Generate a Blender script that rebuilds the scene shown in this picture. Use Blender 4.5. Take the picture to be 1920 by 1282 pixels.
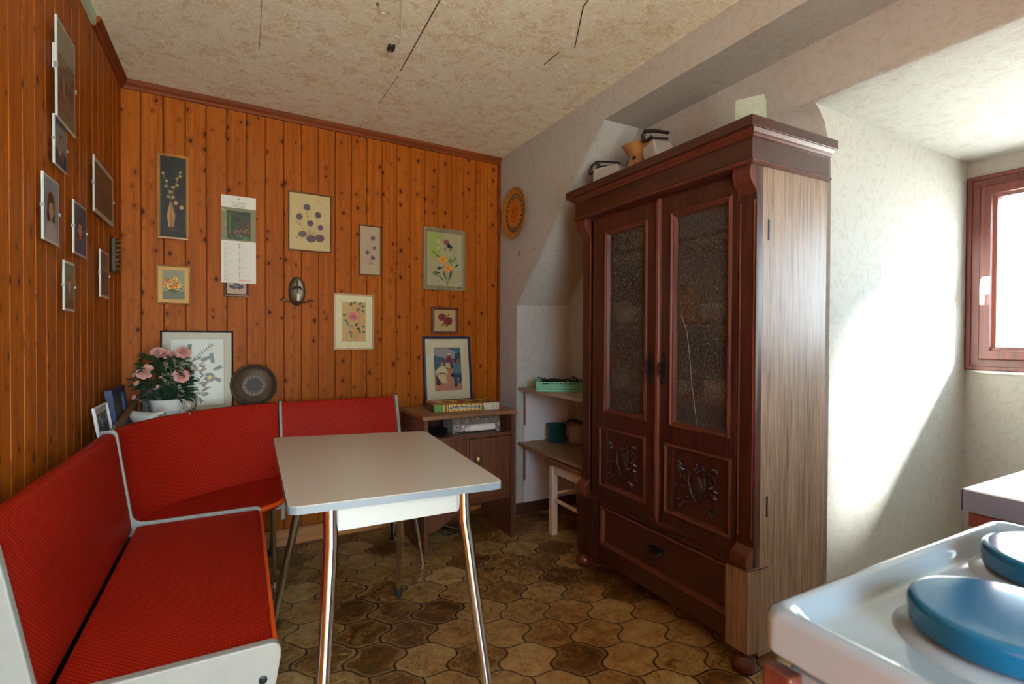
import bpy, bmesh, math, random
from mathutils import Vector, Matrix, Euler
random.seed(7)
PI = math.pi
C = bpy.context.scene.collection
scene = bpy.context.scene
for o in list(bpy.data.objects): bpy.data.objects.remove(o)

# ------------------------------------------------------------------ camera
cam_d = bpy.data.cameras.new('camera'); cam = bpy.data.objects.new('camera', cam_d); C.objects.link(cam)
R_ = Vector((0.88136126, -0.4724208, 0.00457242)); D_ = Vector((-0.00161006, -0.01268168, -0.99991829)); F_ = Vector((0.47244019, 0.88128188, -0.01193777))
cam.matrix_world = Matrix(((R_.x, -D_.x, -F_.x, 0), (R_.y, -D_.y, -F_.y, 0), (R_.z, -D_.z, -F_.z, 1.12), (0, 0, 0, 1)))
cam_d.sensor_width = 36; cam_d.lens = 962.32 / 1920 * 36; cam_d.clip_start = 0.02
cam_d.dof.use_dof = True; cam_d.dof.focus_distance = 2.2; cam_d.dof.aperture_fstop = 6.3
scene.camera = cam
# ------------------------------------------------------------------ light
scene.view_settings.view_transform = 'Standard'; scene.view_settings.look = 'None'
scene.view_settings.gamma = 1; scene.view_settings.use_curve_mapping = False
scene.view_settings.exposure = 1.55
w = bpy.data.worlds.new('sky'); scene.world = w; w.use_nodes = True
wt_ = w.node_tree; bg = wt_.nodes['Background']; bg.inputs[1].default_value = 7.0
_tc = wt_.nodes.new('ShaderNodeTexCoord'); _sx = wt_.nodes.new('ShaderNodeSeparateXYZ'); _rp = wt_.nodes.new('ShaderNodeValToRGB'); _ma = wt_.nodes.new('ShaderNodeMath')
_ma.operation = 'MULTIPLY_ADD'; _ma.inputs[1].default_value = .5; _ma.inputs[2].default_value = .5
wt_.links.new(_tc.outputs['Generated'], _sx.inputs[0]); wt_.links.new(_sx.outputs[2], _ma.inputs[0]); wt_.links.new(_ma.outputs[0], _rp.inputs[0]); wt_.links.new(_rp.outputs[0], bg.inputs[0])
_e = _rp.color_ramp.elements; _e[0].position = .44; _e[0].color = (.98, 1.0, .90, 1); _e[1].position = .53; _e[1].color = (.68, .88, 1.0, 1)   # pale ground below, blue-white sky above
sun_d = bpy.data.lights.new('sun', 'SUN'); sun = bpy.data.objects.new('sun', sun_d); C.objects.link(sun)
sun_d.energy = 54; sun_d.angle = math.radians(14); sun_d.color = (1, 0.98, 0.90)
sun.rotation_euler = Vector((-1.0, 1.0, -0.72)).to_track_quat('-Z', 'Y').to_euler(); sun.location = (6, -4, 4)

# ------------------------------------------------------------------ materials
def lin(c):
    c = c / 255
    return c / 12.92 if c <= .04045 else ((c + .055) / 1.055) ** 2.4
def rgb(r, g, b): return (lin(r), lin(g), lin(b), 1)

class NT:
    def __init__(s, name):
        s.m = bpy.data.materials.new(name); s.m.use_nodes = True; s.t = s.m.node_tree; s.t.nodes.clear()
        s.out = s.t.nodes.new('ShaderNodeOutputMaterial')
    def n(s, typ, ins=None, **kw):
        nd = s.t.nodes.new('ShaderNode' + typ)
        for k, v in kw.items(): setattr(nd, k, v)
        for k, v in (ins or {}).items():
            if isinstance(v, bpy.types.NodeSocket): s.t.links.new(v, nd.inputs[k])
            else: nd.inputs[k].default_value = v
        return nd
    def math(s, op, a, b=0.0, c=0.0, clamp=False):
        return s.n('Math', {0: a, 1: b, 2: c}, operation=op, use_clamp=clamp).outputs[0]
    def mix(s, f, a, b, bt='MIX'):
        return s.n('Mix', {0: f, 6: a, 7: b}, data_type='RGBA', blend_type=bt).outputs[2]
    def sstep(s, v, a, b):
        return s.n('MapRange', {0: v, 1: a, 2: b}, interpolation_type='SMOOTHSTEP').outputs[0]
    def noise(s, vec, scale, detail=3, rough=.55, dist=0):
        return s.n('TexNoise', {'Vector': vec, 'Scale': scale, 'Detail': detail, 'Roughness': rough, 'Distortion': dist}).outputs[0]
    def ramp(s, f, stops):
        r = s.n('ValToRGB', {0: f}); e = r.color_ramp.elements
        while len(e) < len(stops): e.new(0.5)
        for i, (p, c) in enumerate(stops): e[i].position = p; e[i].color = c
        return r.outputs[0]
    def obj(s, scale=(1, 1, 1), loc=(0, 0, 0), out=3):
        tc = s.n('TexCoord').outputs[out]
        return s.n('Mapping', {0: tc, 1: loc, 3: scale}).outputs[0]
    def finish(s, col, rough=.5, metal=0, bump=None, bs=.3, bd=.002, **extra):
        p = s.n('BsdfPrincipled', {'Base Color': col, 'Roughness': rough, 'Metallic': metal})
        for k, v in extra.items():
            k = k.replace('_', ' ')
            if isinstance(v, bpy.types.NodeSocket): s.t.links.new(v, p.inputs[k])
            else: p.inputs[k].default_value = v
        if bump is not None:
            b = s.n('Bump', {'Height': bump, 'Strength': bs, 'Distance': bd}); s.t.links.new(b.outputs[0], p.inputs['Normal'])
        s.t.links.new(p.outputs[0], s.out.inputs[0]); return s.m

def plain(name, c, rough=.5, metal=0, var=.12, scale=14, bs=.1, **extra):
    k = NT(name); v = k.obj()
    nz = k.noise(v, scale, 5)
    col = k.mix(nz, tuple(x * (1 - var) for x in c[:3]) + (1,), tuple(min(1, x * (1 + var)) for x in c[:3]) + (1,))
    return k.finish(col, rough, metal, nz, bs, .001, **extra)

def pine(name, off=0.0, wide=.088):
    k = NT(name); v = k.obj()
    sx = k.n('SeparateXYZ', {0: v})
    bi = k.math('FLOOR', k.math('DIVIDE', k.math('ADD', sx.outputs[0], off), wide))
    hx = k.n('CombineXYZ', {0: bi, 1: 3.3}).outputs[0]
    wn = k.n('TexWhiteNoise', {'Vector': hx}, noise_dimensions='3D')
    shift = k.n('VectorMath', {0: wn.outputs[1], 1: (9, 9, 9)}, operation='MULTIPLY').outputs[0]
    vs = k.n('VectorMath', {0: v, 1: shift}, operation='ADD').outputs[0]
    # knots
    kv = k.n('Mapping', {0: vs, 3: (16, 1, 11.0)}).outputs[0]
    kv2 = k.n('CombineXYZ', {0: k.n('SeparateXYZ', {0: kv}).outputs[0], 1: k.n('SeparateXYZ', {0: kv}).outputs[2]}).outputs[0]
    vor = k.n('TexVoronoi', {'Vector': kv2, 'Scale': 1.0, 'Randomness': 1.0}, voronoi_dimensions='2D')
    sel = k.n('SeparateColor', {0: vor.outputs['Color']})
    rad = k.math('MULTIPLY_ADD', sel.outputs[0], .24, -.12)
    dd = k.math('SUBTRACT', vor.outputs['Distance'], rad)
    knot = k.math('SUBTRACT', 1, k.sstep(dd, -.03, .05))
    halo = k.math('SUBTRACT', 1, k.sstep(dd, 0, .30))
    gv = k.n('Mapping', {0: vs, 3: (42, 1, 1.1)}).outputs[0]
    gv = k.n('VectorMath', {0: gv, 1: k.n('CombineXYZ', {0: k.math('MULTIPLY', halo, 2.2)}).outputs[0]}, operation='ADD').outputs[0]
    g = k.noise(gv, 1.6, 6, .6, .6)
    gf = k.noise(k.n('Mapping', {0: vs, 3: (260, 1, 5)}).outputs[0], 1, 3)
    base = k.ramp(g, [(.25, (.20, .038, .003, 1)), (.5, (.42, .105, .008, 1)), (.75, (.55, .165, .014, 1))])
    base = k.mix(k.math('MULTIPLY', wn.outputs[0], .42), base, (.30, .07, .007, 1))
    base = k.mix(k.math('MULTIPLY', gf, .30), base, (.24, .055, .006, 1))
    base = k.mix(k.math('MULTIPLY', halo, .45), base, (.20, .04, .006, 1))
    base = k.mix(k.math('MULTIPLY', knot, .92), base, (.050, .008, .002, 1))
    return k.finish(base, .5, 0, k.math('ADD', g, gf), .12, .001, Specular_IOR_Level=.12)

def planed(name, dark, light, rough=.45, scale=1.0, axis=2, coat=.2, fine=.35):
    k = NT(name); v = k.obj()
    s = [38, 38, 38]; s[axis] = 1.6
    s2 = [180, 180, 180]; s2[axis] = 5
    g = k.noise(k.n('Mapping', {0: v, 3: tuple(x * scale for x in s)}).outputs[0], 1, 6, .62, .9)
    f = k.noise(k.n('Mapping', {0: v, 3: tuple(x * scale for x in s2)}).outputs[0], 1, 3, .7)
    mm = k.math('ADD', k.math('MULTIPLY', g, 1 - fine), k.math('MULTIPLY', f, fine))
    col = k.ramp(mm, [(.36, dark), (.58, light)])
    return k.finish(col, rough, 0, mm, .25, .0012, Coat_Weight=coat, Coat_Roughness=.25, Specular_IOR_Level=.5 if coat else .22)

def wallpaper(name, hi, mid, lo, s=1.0, strand=1.0):
    k = NT(name); v = k.obj()
    vv = k.n('VectorMath', {0: v, 1: k.n('VectorMath', {0: k.n('TexNoise', {'Vector': v, 'Scale': 9 * s}).outputs[1], 1: (.06, .06, .06)}, operation='MULTIPLY').outputs[0]}, operation='ADD').outputs[0]
    patch = k.noise(vv, 17 * s, 4, .6, .4)
    blot = k.sstep(patch, .50, .60)
    st = None
    for i, (sc, ro) in enumerate((((10, 42, 10), .5), ((46, 12, 40), 1.9), ((24, 24, 30), 1.0))):
        mp = k.n('Mapping', {0: vv, 2: (0, 0, ro), 3: tuple(q * s for q in sc)}).outputs[0]
        nz = k.noise(mp, 1.0, 2, .5, 1.2)
        ln = k.math('SUBTRACT', 1, k.sstep(k.math('ABSOLUTE', k.math('SUBTRACT', nz, .5)), .004, .030))
        st = ln if st is None else k.math('MAXIMUM', st, ln)
    fine = k.noise(v, 190 * s, 2, .6)
    col = k.mix(blot, mid, lo)
    col = k.mix(k.math('MULTIPLY', fine, .35), col, hi)
    col = k.mix(k.math('MULTIPLY', st, .75 * strand), col, hi)
    h = k.math('ADD', k.math('MULTIPLY', st, .9), k.math('MULTIPLY', fine, .5))
    return k.finish(col, .75, 0, h, .45 * strand, .003)

M = {}
M['pine'] = pine('pine_boards', .084)
M['pine_l'] = pine('pine_boards_left', .05)
M['pine_trim'] = planed('pine_trim', (.12, .024, .004, 1), (.24, .050, .008, 1), .6, axis=0, coat=0)
M['pine_base'] = planed('pine_skirting', (.36, .12, .025, 1), (.55, .22, .06, 1), .45, axis=0)
M['ceil'] = wallpaper('ceiling_paper', (.95, .95, .80, 1), (.74, .69, .50, 1), (.62, .48, .27, 1), 1.0, 1)
M['paper'] = wallpaper('wall_paper', (.50, .51, .48, 1), (.445, .45, .415, 1), (.40, .385, .32, 1), 2.2, .35)
M['dceil'] = wallpaper('dormer_ceiling_paper', (.60, .61, .58, 1), (.50, .51, .48, 1), (.46, .43, .38, 1), 1.2, .8)
M['whitepaint'] = plain('white_wall_paint', (.62, .64, .66), .6, var=.05, scale=5)
M['greenpaint'] = plain('pale_green_paint', (.42, .56, .40), .6)
M['brownpaint'] = plain('dark_brown_paint', (.07, .03, .02), .5)

def floor_mat():
    k = NT('ogee_tiles'); v = k.obj()
    sx = k.n('SeparateXYZ', {0: v})
    x, y = sx.outputs[0], sx.outputs[1]
    ex, ey = .8875, -.4607
    e = k.math('ADD', k.math('MULTIPLY', x, ex), k.math('MULTIPLY', y, ey))
    n = k.math('ADD', k.math('MULTIPLY', x, -ey), k.math('MULTIPLY', y, ex))
    s = k.math('DIVIDE', e, .177); r = k.math('ADD', k.math('DIVIDE', n, .155), .09)
    cr_ = k.math('MULTIPLY', k.math('COSINE', k.math('MULTIPLY', r, PI)), k.math('COSINE', k.math('MULTIPLY', k.math('SUBTRACT', s, .01), 2 * PI)))
    r1 = k.math('ADD', r, k.math('MULTIPLY', cr_, .12))
    fv = k.math('FLOOR', r1); fr = k.math('SUBTRACT', r1, fv)
    even = k.math('SUBTRACT', 1, k.math('ABSOLUTE', k.math('SUBTRACT', fv, k.math('MULTIPLY', k.math('FLOOR', k.math('MULTIPLY', fv, .5)), 2))))
    e1 = k.math('ADD', k.math('ADD', s, .01), k.math('MULTIPLY', even, .5))
    e1 = k.math('ADD', e1, k.math('MULTIPLY', k.math('SINE', k.math('MULTIPLY', fr, 2 * PI)), .085))
    fu = k.math('FLOOR', e1); fe = k.math('SUBTRACT', e1, fu)
    dv = k.math('MINIMUM', fr, k.math('SUBTRACT', 1, fr)); du = k.math('MINIMUM', fe, k.math('SUBTRACT', 1, fe))
    d = k.math('MINIMUM', dv, du)                                 # 0 at the joint
    nz0 = k.noise(v, 45, 2)
    d = k.math('ADD', d, k.math('MULTIPLY', k.math('SUBTRACT', nz0, .5), .02))
    wn = k.n('TexWhiteNoise', {'Vector': k.n('CombineXYZ', {0: fu, 1: fv}).outputs[0]}, noise_dimensions='3D')
    vs = k.n('VectorMath', {0: v, 1: wn.outputs[1]}, operation='ADD').outputs[0]
    big = k.noise(vs, 13, 5, .65, .8); mid = k.noise(vs, 38, 5, .7, 1.5); fine = k.noise(vs, 150, 3, .7)
    dark = (.030, .012, .003, 1); br = (.16, .066, .012, 1); tan = (.42, .26, .085, 1); pale = (.56, .42, .20, 1)
    f = k.math('ADD', k.math('MULTIPLY', big, .45), k.math('MULTIPLY', mid, .45))
    f = k.math('ADD', f, k.math('MULTIPLY', fine, .18)); f = k.math('ADD', f, k.math('MULTIPLY', k.math('SUBTRACT', wn.outputs[0], .5), .22))
    col = k.ramp(f, [(.36, dark), (.48, br), (.60, tan), (.72, pale)])
    tint = k.n('SeparateColor', {0: wn.outputs[1]}).outputs[1]
    col = k.mix(k.math('MULTIPLY', tint, .45), col, k.mix(.5, col, (.22, .10, .02, 1), 'MIX'))
    rim = k.math('MULTIPLY', k.sstep(d, .022, .04), k.math('SUBTRACT', 1, k.sstep(d, .055, .12)))
    col = k.mix(k.math('MULTIPLY', rim, .38), col, (.42, .30, .15, 1))
    line = k.math('SUBTRACT', 1, k.sstep(d, .008, .034))
    col = k.mix(k.math('MULTIPLY', line, .85), col, (.022, .010, .004, 1))
    h = k.math('ADD', k.math('MULTIPLY', line, -1.2), k.math('MULTIPLY', mid, .6))
    return k.finish(col, k.math('MULTIPLY_ADD', mid, .25, .30), 0, h, .5, .002, Specular_IOR_Level=.45)
M['floor'] = floor_mat()

def fabric():
    k = NT('red_woven_vinyl'); v = k.n('TexCoord').outputs[2]
    m = k.n('Mapping', {0: v, 3: (1, 1, 1)}).outputs[0]
    sx = k.n('SeparateXYZ', {0: m}); x, y = sx.outputs[0], sx.outputs[1]
    P = .0125
    a = k.math('SINE', k.math('MULTIPLY', x, 2 * PI / P)); b = k.math('SINE', k.math('MULTIPLY', y, 2 * PI / P))
    ab = k.math('MULTIPLY', a, b)
    dot = k.sstep(ab, .15, .75); ndot = k.sstep(k.math('MULTIPLY', ab, -1), .35, .85)
    rib = k.math('SINE', k.math('MULTIPLY', y, 2 * PI / (P / 4)))
    wear = k.noise(m, 6, 4)
    col = k.mix(dot, (.30, .002, .0015, 1), (.56, .032, .003, 1))
    col = k.mix(k.math('MULTIPLY', ndot, .75), col, (.16, .004, .004, 1))
    col = k.mix(k.math('MULTIPLY', k.math('MULTIPLY_ADD', rib, .5, .5), .22), col, (.22, .006, .005, 1))
    col = k.mix(k.math('MULTIPLY', wear, .12), col, (.6, .08, .03, 1))
    return k.finish(col, .55, 0, k.math('ADD', dot, k.math('MULTIPLY', rib, .3)), .3, .0008, Specular_IOR_Level=.15)
M['fabric'] = fabric()
M['redbead'] = plain('red_seat_piping', (.85, .10, .01), .4)
M['cream'] = plain('cream_painted_board', (.31, .31, .27), .45, var=.08, scale=22)
M['black'] = plain('black_lacquer', (.012, .012, .013), .35)
M['chrome'] = plain('chrome', (.78, .78, .80), .12, 1, var=.03)
M['steel'] = plain('dull_steel', (.42, .40, .37), .35, 1)
M['formica'] = plain('beige_laminate', (.52, .50, .42), .22, var=.04, scale=3, bs=.02)
M['edge'] = plain('blue_grey_edge_band', (.20, .25, .28), .35, var=.05)
M['drawer'] = plain('white_drawer_board', (.55, .57, .52), .4, var=.05)
M['rubber'] = plain('black_rubber', (.015, .015, .015), .7)
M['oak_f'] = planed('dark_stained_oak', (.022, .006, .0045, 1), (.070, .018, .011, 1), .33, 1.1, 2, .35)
M['oak_h'] = planed('dark_stained_oak_rail', (.022, .006, .0045, 1), (.070, .018, .011, 1), .33, 1.1, 0, .35)
M['oak_m'] = planed('reddish_oak_moulding', (.055, .013, .008, 1), (.13, .034, .018, 1), .36, 1.2, 2, .12)
M['oak_s'] = planed('window_lit_oak', (.10, .054, .033, 1), (.34, .225, .145, 1), .48, 1.25, 2, .06, .55)  # paler oak for the window side, window glare put into the colour
M['carve'] = plain('dark_carved_wood', (.035, .018, .018), .35, var=.4, scale=60)
M['iron'] = plain('blackened_iron', (.02, .022, .024), .38, .6)
M['cab'] = planed('old_walnut_veneer', (.06, .020, .010, 1), (.16, .060, .028, 1), .42, .9, 2, .15)
M['cabtop'] = planed('worn_walnut_top', (.12, .050, .022, 1), (.28, .135, .065, 1), .5, .9, 0, .05)
M['brass'] = plain('old_brass', (.45, .33, .15), .35, .9)
M['shelf'] = planed('bare_shelf_board', (.28, .21, .15, 1), (.42, .33, .24, 1), .5, .8, 1, .0)
M['shelf2'] = planed('stained_shelf_board', (.20, .11, .06, 1), (.36, .22, .13, 1), .5, .8, 1, .0)
M['whitewood'] = plain('cream_painted_wood', (.62, .55, .45), .5, var=.14, scale=30)
M['darkseat'] = planed('dark_seat_wood', (.05, .025, .014, 1), (.22, .11, .055, 1), .45, .7, 1, .1)
M['greenp'] = plain('green_plastic', (.10, .42, .22), .35, var=.08, Subsurface_Weight=0)
M['teal'] = plain('teal_enamel', (.005, .07, .08), .3)
M['lilac'] = plain('white_lilac_enamel', (.38, .36, .32), .4)
M['ochre'] = plain('ochre_ceramic', (.40, .21, .07), .3, var=.2, scale=40)
M['whitec'] = plain('white_ceramic', (.62, .62, .56), .18, var=.04)
M['enamel'] = plain('blue_sheen_enamel', (.27, .35, .41), .08, var=.03, scale=6, bs=.0, Coat_Weight=.5, Coat_Roughness=.04)  # white enamel; blue window reflection painted into its base colour
M['blue'] = plain('blue_enamel_lid', (.002, .12, .26), .10, var=.12, scale=20, bs=.0)
M['white'] = plain('white_laminate', (.80, .80, .80), .35, var=.03)
M['grey'] = plain('grey_slate_edge', (.16, .16, .19), .45)
M['winwood'] = planed('red_brown_window_wood', (.10, .022, .018, 1), (.20, .048, .036, 1), .35, .8, 2, .3)
M['leaf'] = plain('rose_leaf', (.012, .060, .022), .35, var=.5, scale=30)
M['petal'] = plain('pink_petal', (.72, .36, .31), .5, var=.2, scale=50)
M['wax'] = plain('cream_candle', (.72, .60, .38), .5)
M['bronze'] = plain('dark_bronze', (.11, .075, .045), .38, .5, var=.3, scale=30)
M['paperw'] = plain('white_paper', (.72, .68, .60), .7, var=.04)
M['leaflet'] = plain('folded_leaflets', (.36, .42, .33), .7, var=.25, scale=60)
M['wicker'] = plain('ochre_plate', (.44, .19, .02), .5, var=.25, scale=60)
M['gold'] = planed('golden_frame_wood', (.32, .13, .03, 1), (.48, .22, .06, 1), .4, 1)
M['brownf'] = planed('brown_frame_wood', (.10, .045, .02, 1), (.20, .095, .045, 1), .4, 1)
M['olive'] = planed('olive_frame_wood', (.16, .12, .06, 1), (.26, .20, .11, 1), .5, 1)
M['redf'] = planed('red_brown_frame_wood', (.09, .02, .012, 1), (.15, .04, .022, 1), .4, 1)
M['blackf'] = plain('black_frame', (.015, .014, .016), .35)
M['bluef'] = plain('blue_frame', (.005, .018, .07), .45)
M['palewood'] = planed('pale_frame_wood', (.50, .30, .16, 1), (.66, .44, .27, 1), .45, 1)
M['whitef'] = plain('white_frame', (.62, .62, .62), .45)
M['gedge'] = plain('green_glass_edge', (.40, .50, .46), .3)
M['silver'] = plain('clip_steel', (.28, .28, .27), .5, .6)
M['darkw'] = plain('dark_wall_ornament', (.06, .045, .025), .5, .3, var=.4, scale=80)
M['dark'] = plain('shadowed_void', (.01, .01, .01), .8)

def glass_thin(name, fac=.08, tint=(1, 1, 1, 1), rough=.03):
    k = NT(name)
    tr = k.n('BsdfTransparent', {0: tint}); gl = k.n('BsdfGlossy', {0: (1, 1, 1, 1), 'Roughness': rough})
    fr = k.n('Fresnel', {0: 1.45}).outputs[0]
    mx = k.n('MixShader', {0: k.math('MULTIPLY', fr, fac * 12, clamp=True), 1: tr.outputs[0], 2: gl.outputs[0]})
    k.t.links.new(mx.outputs[0], k.out.inputs[0]); return k.m
M['glass'] = glass_thin('picture_glass', .008, (.96, .97, .96, 1), .08)
M['winglass'] = glass_thin('window_glass', .05, (.97, .99, 1, 1))
def glass_tex():
    k = NT('pebbled_cabinet_glass'); v = k.obj()
    d = k.n('VectorMath', {0: v, 1: k.n('VectorMath', {0: k.n('TexNoise', {'Vector': v, 'Scale': 40}).outputs[1], 1: (.03, .03, .03)}, operation='MULTIPLY').outputs[0]}, operation='ADD').outputs[0]
    vo = k.n('TexVoronoi', {'Vector': d, 'Scale': 70}, feature='DISTANCE_TO_EDGE')
    ed = k.sstep(vo.outputs[0], 0, .16)
    b = k.n('Bump', {'Height': ed, 'Strength': .9, 'Distance': .003})
    tr = k.n('BsdfTransparent', {0: (.80, .76, .70, 1)})
    rf = k.n('BsdfRefraction', {0: (.85, .80, .74, 1), 'Roughness': .22, 'IOR': 1.15, 'Normal': b.outputs[0]})
    gl = k.n('BsdfGlossy', {0: (.8, .82, .85, 1), 'Roughness': .16, 'Normal': b.outputs[0]})
    df = k.n('BsdfDiffuse', {0: k.mix(ed, (.006, .005, .004, 1), (.20, .18, .15, 1)), 'Normal': b.outputs[0]})
    a = k.n('MixShader', {0: .72, 1: tr.outputs[0], 2: rf.outputs[0]})
    c = k.n('MixShader', {0: .22, 1: a.outputs[0], 2: df.outputs[0]})
    e = k.n('MixShader', {0: .07, 1: c.outputs[0], 2: gl.outputs[0]})
    k.t.links.new(e.outputs[0], k.out.inputs[0]); return k.m
M['pebble'] = glass_tex()
def printed():
    k = NT('printed_colours'); a = k.n('VertexColor', layer_name='Col').outputs[0]
    nz = k.noise(k.obj(), 120, 4, .7)
    col = k.mix(k.math('MULTIPLY', nz, .25), a, k.mix(1, a, (.55, .52, .48, 1), 'MULTIPLY'))
    return k.finish(col, .55)
M['print'] = printed()

# ------------------------------------------------------------------ mesh builder
class MB:
    def __init__(s): s.v = []; s.f = []; s.mi = []; s.uv = []; s.m = 0; s.T = Matrix.Identity(4)
    def add(s, verts, faces, uvs=None):
        b = len(s.v); s.v += [s.T @ Vector(p) for p in verts]
        for i, f in enumerate(faces):
            s.f.append([b + j for j in f]); s.mi.append(s.m); s.uv.append(uvs[i] if uvs else None)
    def box(s, x0, x1, y0, y1, z0, z1):
        s.add([(x, y, z) for x in (x0, x1) for y in (y0, y1) for z in (z0, z1)],
              [(0, 1, 3, 2), (4, 6, 7, 5), (0, 4, 5, 1), (2, 3, 7, 6), (0, 2, 6, 4), (1, 5, 7, 3)]); return s
    def prism(s, poly, a0, a1, axis='z'):
        n = len(poly)
        def P(p, a):
            if axis == 'z': return (p[0], p[1], a)
            if axis == 'y': return (p[0], a, p[1])
            return (a, p[0], p[1])
        s.add([P(p, a0) for p in poly] + [P(p, a1) for p in poly],
              [tuple(reversed(range(n))), tuple(range(n, 2 * n))] + [(i, (i + 1) % n, n + (i + 1) % n, n + i) for i in range(n)]); return s
    def quad(s, *p): s.add(list(p), [tuple(range(len(p)))]); return s
    def tube(s, pts, r, n=10, cap=True):
        pts = [Vector(p) for p in pts]; rs = r if isinstance(r, (list, tuple)) else [r] * len(pts)
        vs = []; prev = None
        for i, p in enumerate(pts):
            d = (pts[min(i + 1, len(pts) - 1)] - pts[max(i - 1, 0)]).normalized()
            if prev is None:
                a = Vector((0, 0, 1)) if abs(d.z) < .9 else Vector((1, 0, 0)); u = d.cross(a).normalized()
            else: u = (prev - d * prev.dot(d)).normalized()
            prev = u; w_ = d.cross(u)
            for k in range(n):
                t = 2 * PI * k / n; vs.append(p + (u * math.cos(t) + w_ * math.sin(t)) * rs[i])
        fs = [(i * n + k, i * n + (k + 1) % n, (i + 1) * n + (k + 1) % n, (i + 1) * n + k) for i in range(len(pts) - 1) for k in range(n)]
        if cap: fs += [tuple(reversed(range(n))), tuple(range((len(pts) - 1) * n, len(pts) * n))]
        s.add(vs, fs); return s
    def lathe(s, prof, c=(0, 0, 0), n=28, axis='z', cap=True):
        c = Vector(c); vs = []
        for r, h in prof:
            for k in range(n):
                t = 2 * PI * k / n; a, b = r * math.cos(t), r * math.sin(t)
                vs.append(c + (Vector((a, b, h)) if axis == 'z' else Vector((a, -h, b)) if axis == 'y' else Vector((h, a, b))))
        fs = [(i * n + k, i * n + (k + 1) % n, (i + 1) * n + (k + 1) % n, (i + 1) * n + k) for i in range(len(prof) - 1) for k in range(n)]
        if cap: fs += [tuple(reversed(range(n))), tuple(range((len(prof) - 1) * n, len(prof) * n))]
        s.add(vs, fs); return s
    def ball(s, c, r, n=14, sq=(1, 1, 1)):
        c = Vector(c); prof = [(max(1e-4, math.sin(PI * i / (n // 2))), -math.cos(PI * i / (n // 2))) for i in range(n // 2 + 1)]
        vs = []
        for a, h in prof:
            for k in range(n):
                t = 2 * PI * k / n; vs.append(c + Vector((a * math.cos(t) * sq[0], a * math.sin(t) * sq[1], h * sq[2])) * r)
        s.add(vs, [(i * n + k, i * n + (k + 1) % n, (i + 1) * n + (k + 1) % n, (i + 1) * n + k) for i in range(len(prof) - 1) for k in range(n)]); return s
    def grid(s, rows, uv=None, closed=False):
        n = len(rows[0]); vs = [p for r in rows for p in r]; fs = []; us = []
        for i in range(len(rows) - 1):
            for j in range(n if closed else n - 1):
                j2 = (j + 1) % n
                fs.append((i * n + j, i * n + j2, (i + 1) * n + j2, (i + 1) * n + j))
                us.append([uv[i][j], uv[i][j + 1 if not closed else j2], uv[i + 1][j + 1 if not closed else j2], uv[i + 1][j]] if uv else None)
        s.add(vs, fs, us if uv else None); return s
    def ring(s, x0, x1, z0, z1, prof):
        """rectangular moulding facing -y; prof = [(inset, y)]"""
        rows = []
        for ins, y in prof:
            rows.append([(x0 + ins, y, z0 + ins), (x1 - ins, y, z0 + ins), (x1 - ins, y, z1 - ins), (x0 + ins, y, z1 - ins)])
        s.grid(rows, closed=True); return s

def link(name, me, mats, parent):
    o = bpy.data.objects.new(name, me); C.objects.link(o)
    for m in (mats if isinstance(mats, (list, tuple)) else [mats]): me.materials.append(m)
    if parent is not None: o.parent = parent
    return o
def chain(o):
    Mx = Matrix.Identity(4)
    while o is not None:
        Mx = Matrix.LocRotScale(o.location, o.rotation_euler, o.scale) @ Mx; o = o.parent
    return Mx
def build(name, mb, mats, parent=None, bevel=0, wn=False, smooth=False, world=False, label=None, seg=2, subsurf=0):
    me = bpy.data.meshes.new(name)
    v = mb.v
    if world and parent is not None:
        inv = chain(parent).inverted(); v = [inv @ p for p in v]
    me.from_pydata([tuple(p) for p in v], [], mb.f)
    for p, mi in zip(me.polygons, mb.mi): p.material_index = mi
    bm = bmesh.new(); bm.from_mesh(me)
    uvl = bm.loops.layers.uv.new('UVMap'); bm.faces.ensure_lookup_table()
    bm.normal_update()
    for i, f in enumerate(bm.faces):
        u = mb.uv[i]
        if u is None:
            nn = f.normal; ax = max(range(3), key=lambda q: abs(nn[q])); a, b = [(1, 2), (0, 2), (0, 1)][ax]
            for l in f.loops: l[uvl].uv = (l.vert.co[a], l.vert.co[b])
        else:
            for l, q in zip(f.loops, u): l[uvl].uv = q
    bmesh.ops.recalc_face_normals(bm, faces=bm.faces)
    bm.to_mesh(me); bm.free()
    if smooth:
        for p in me.polygons: p.use_smooth = True
    o = link(name, me, mats, parent)
    if bevel:
        b = o.modifiers.new('bevel', 'BEVEL'); b.width = bevel; b.segments = seg; b.limit_method = 'ANGLE'; b.angle_limit = math.radians(40)
    if subsurf:
        q = o.modifiers.new('sub', 'SUBSURF'); q.levels = subsurf; q.render_levels = subsurf
    if smooth:
        me.update()
        try: me.set_sharp_from_angle(angle=math.radians(50))
        except Exception: pass
    if wn: q = o.modifiers.new('wn', 'WEIGHTED_NORMAL'); q.weight = 100; q.keep_sharp = True
    if label: o['label'] = label
    return o
def thing(name, label, cat, loc=(0, 0, 0), rz=0, group=None, rx=0):
    o = bpy.data.objects.new(name, None); C.objects.link(o); o.location = loc; o.rotation_euler = (rx, 0, rz); o.empty_display_size = .05
    o['label'] = label; o['category'] = cat
    if group: o['group'] = group
    return o
def tag(o, label, cat, group=None):
    o['label'] = label; o['category'] = cat
    if group: o['group'] = group
    return o
def struct(name, mb, mats, **kw):
    o = build(name, mb, mats, **kw); o['kind'] = 'structure'; return o

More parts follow.
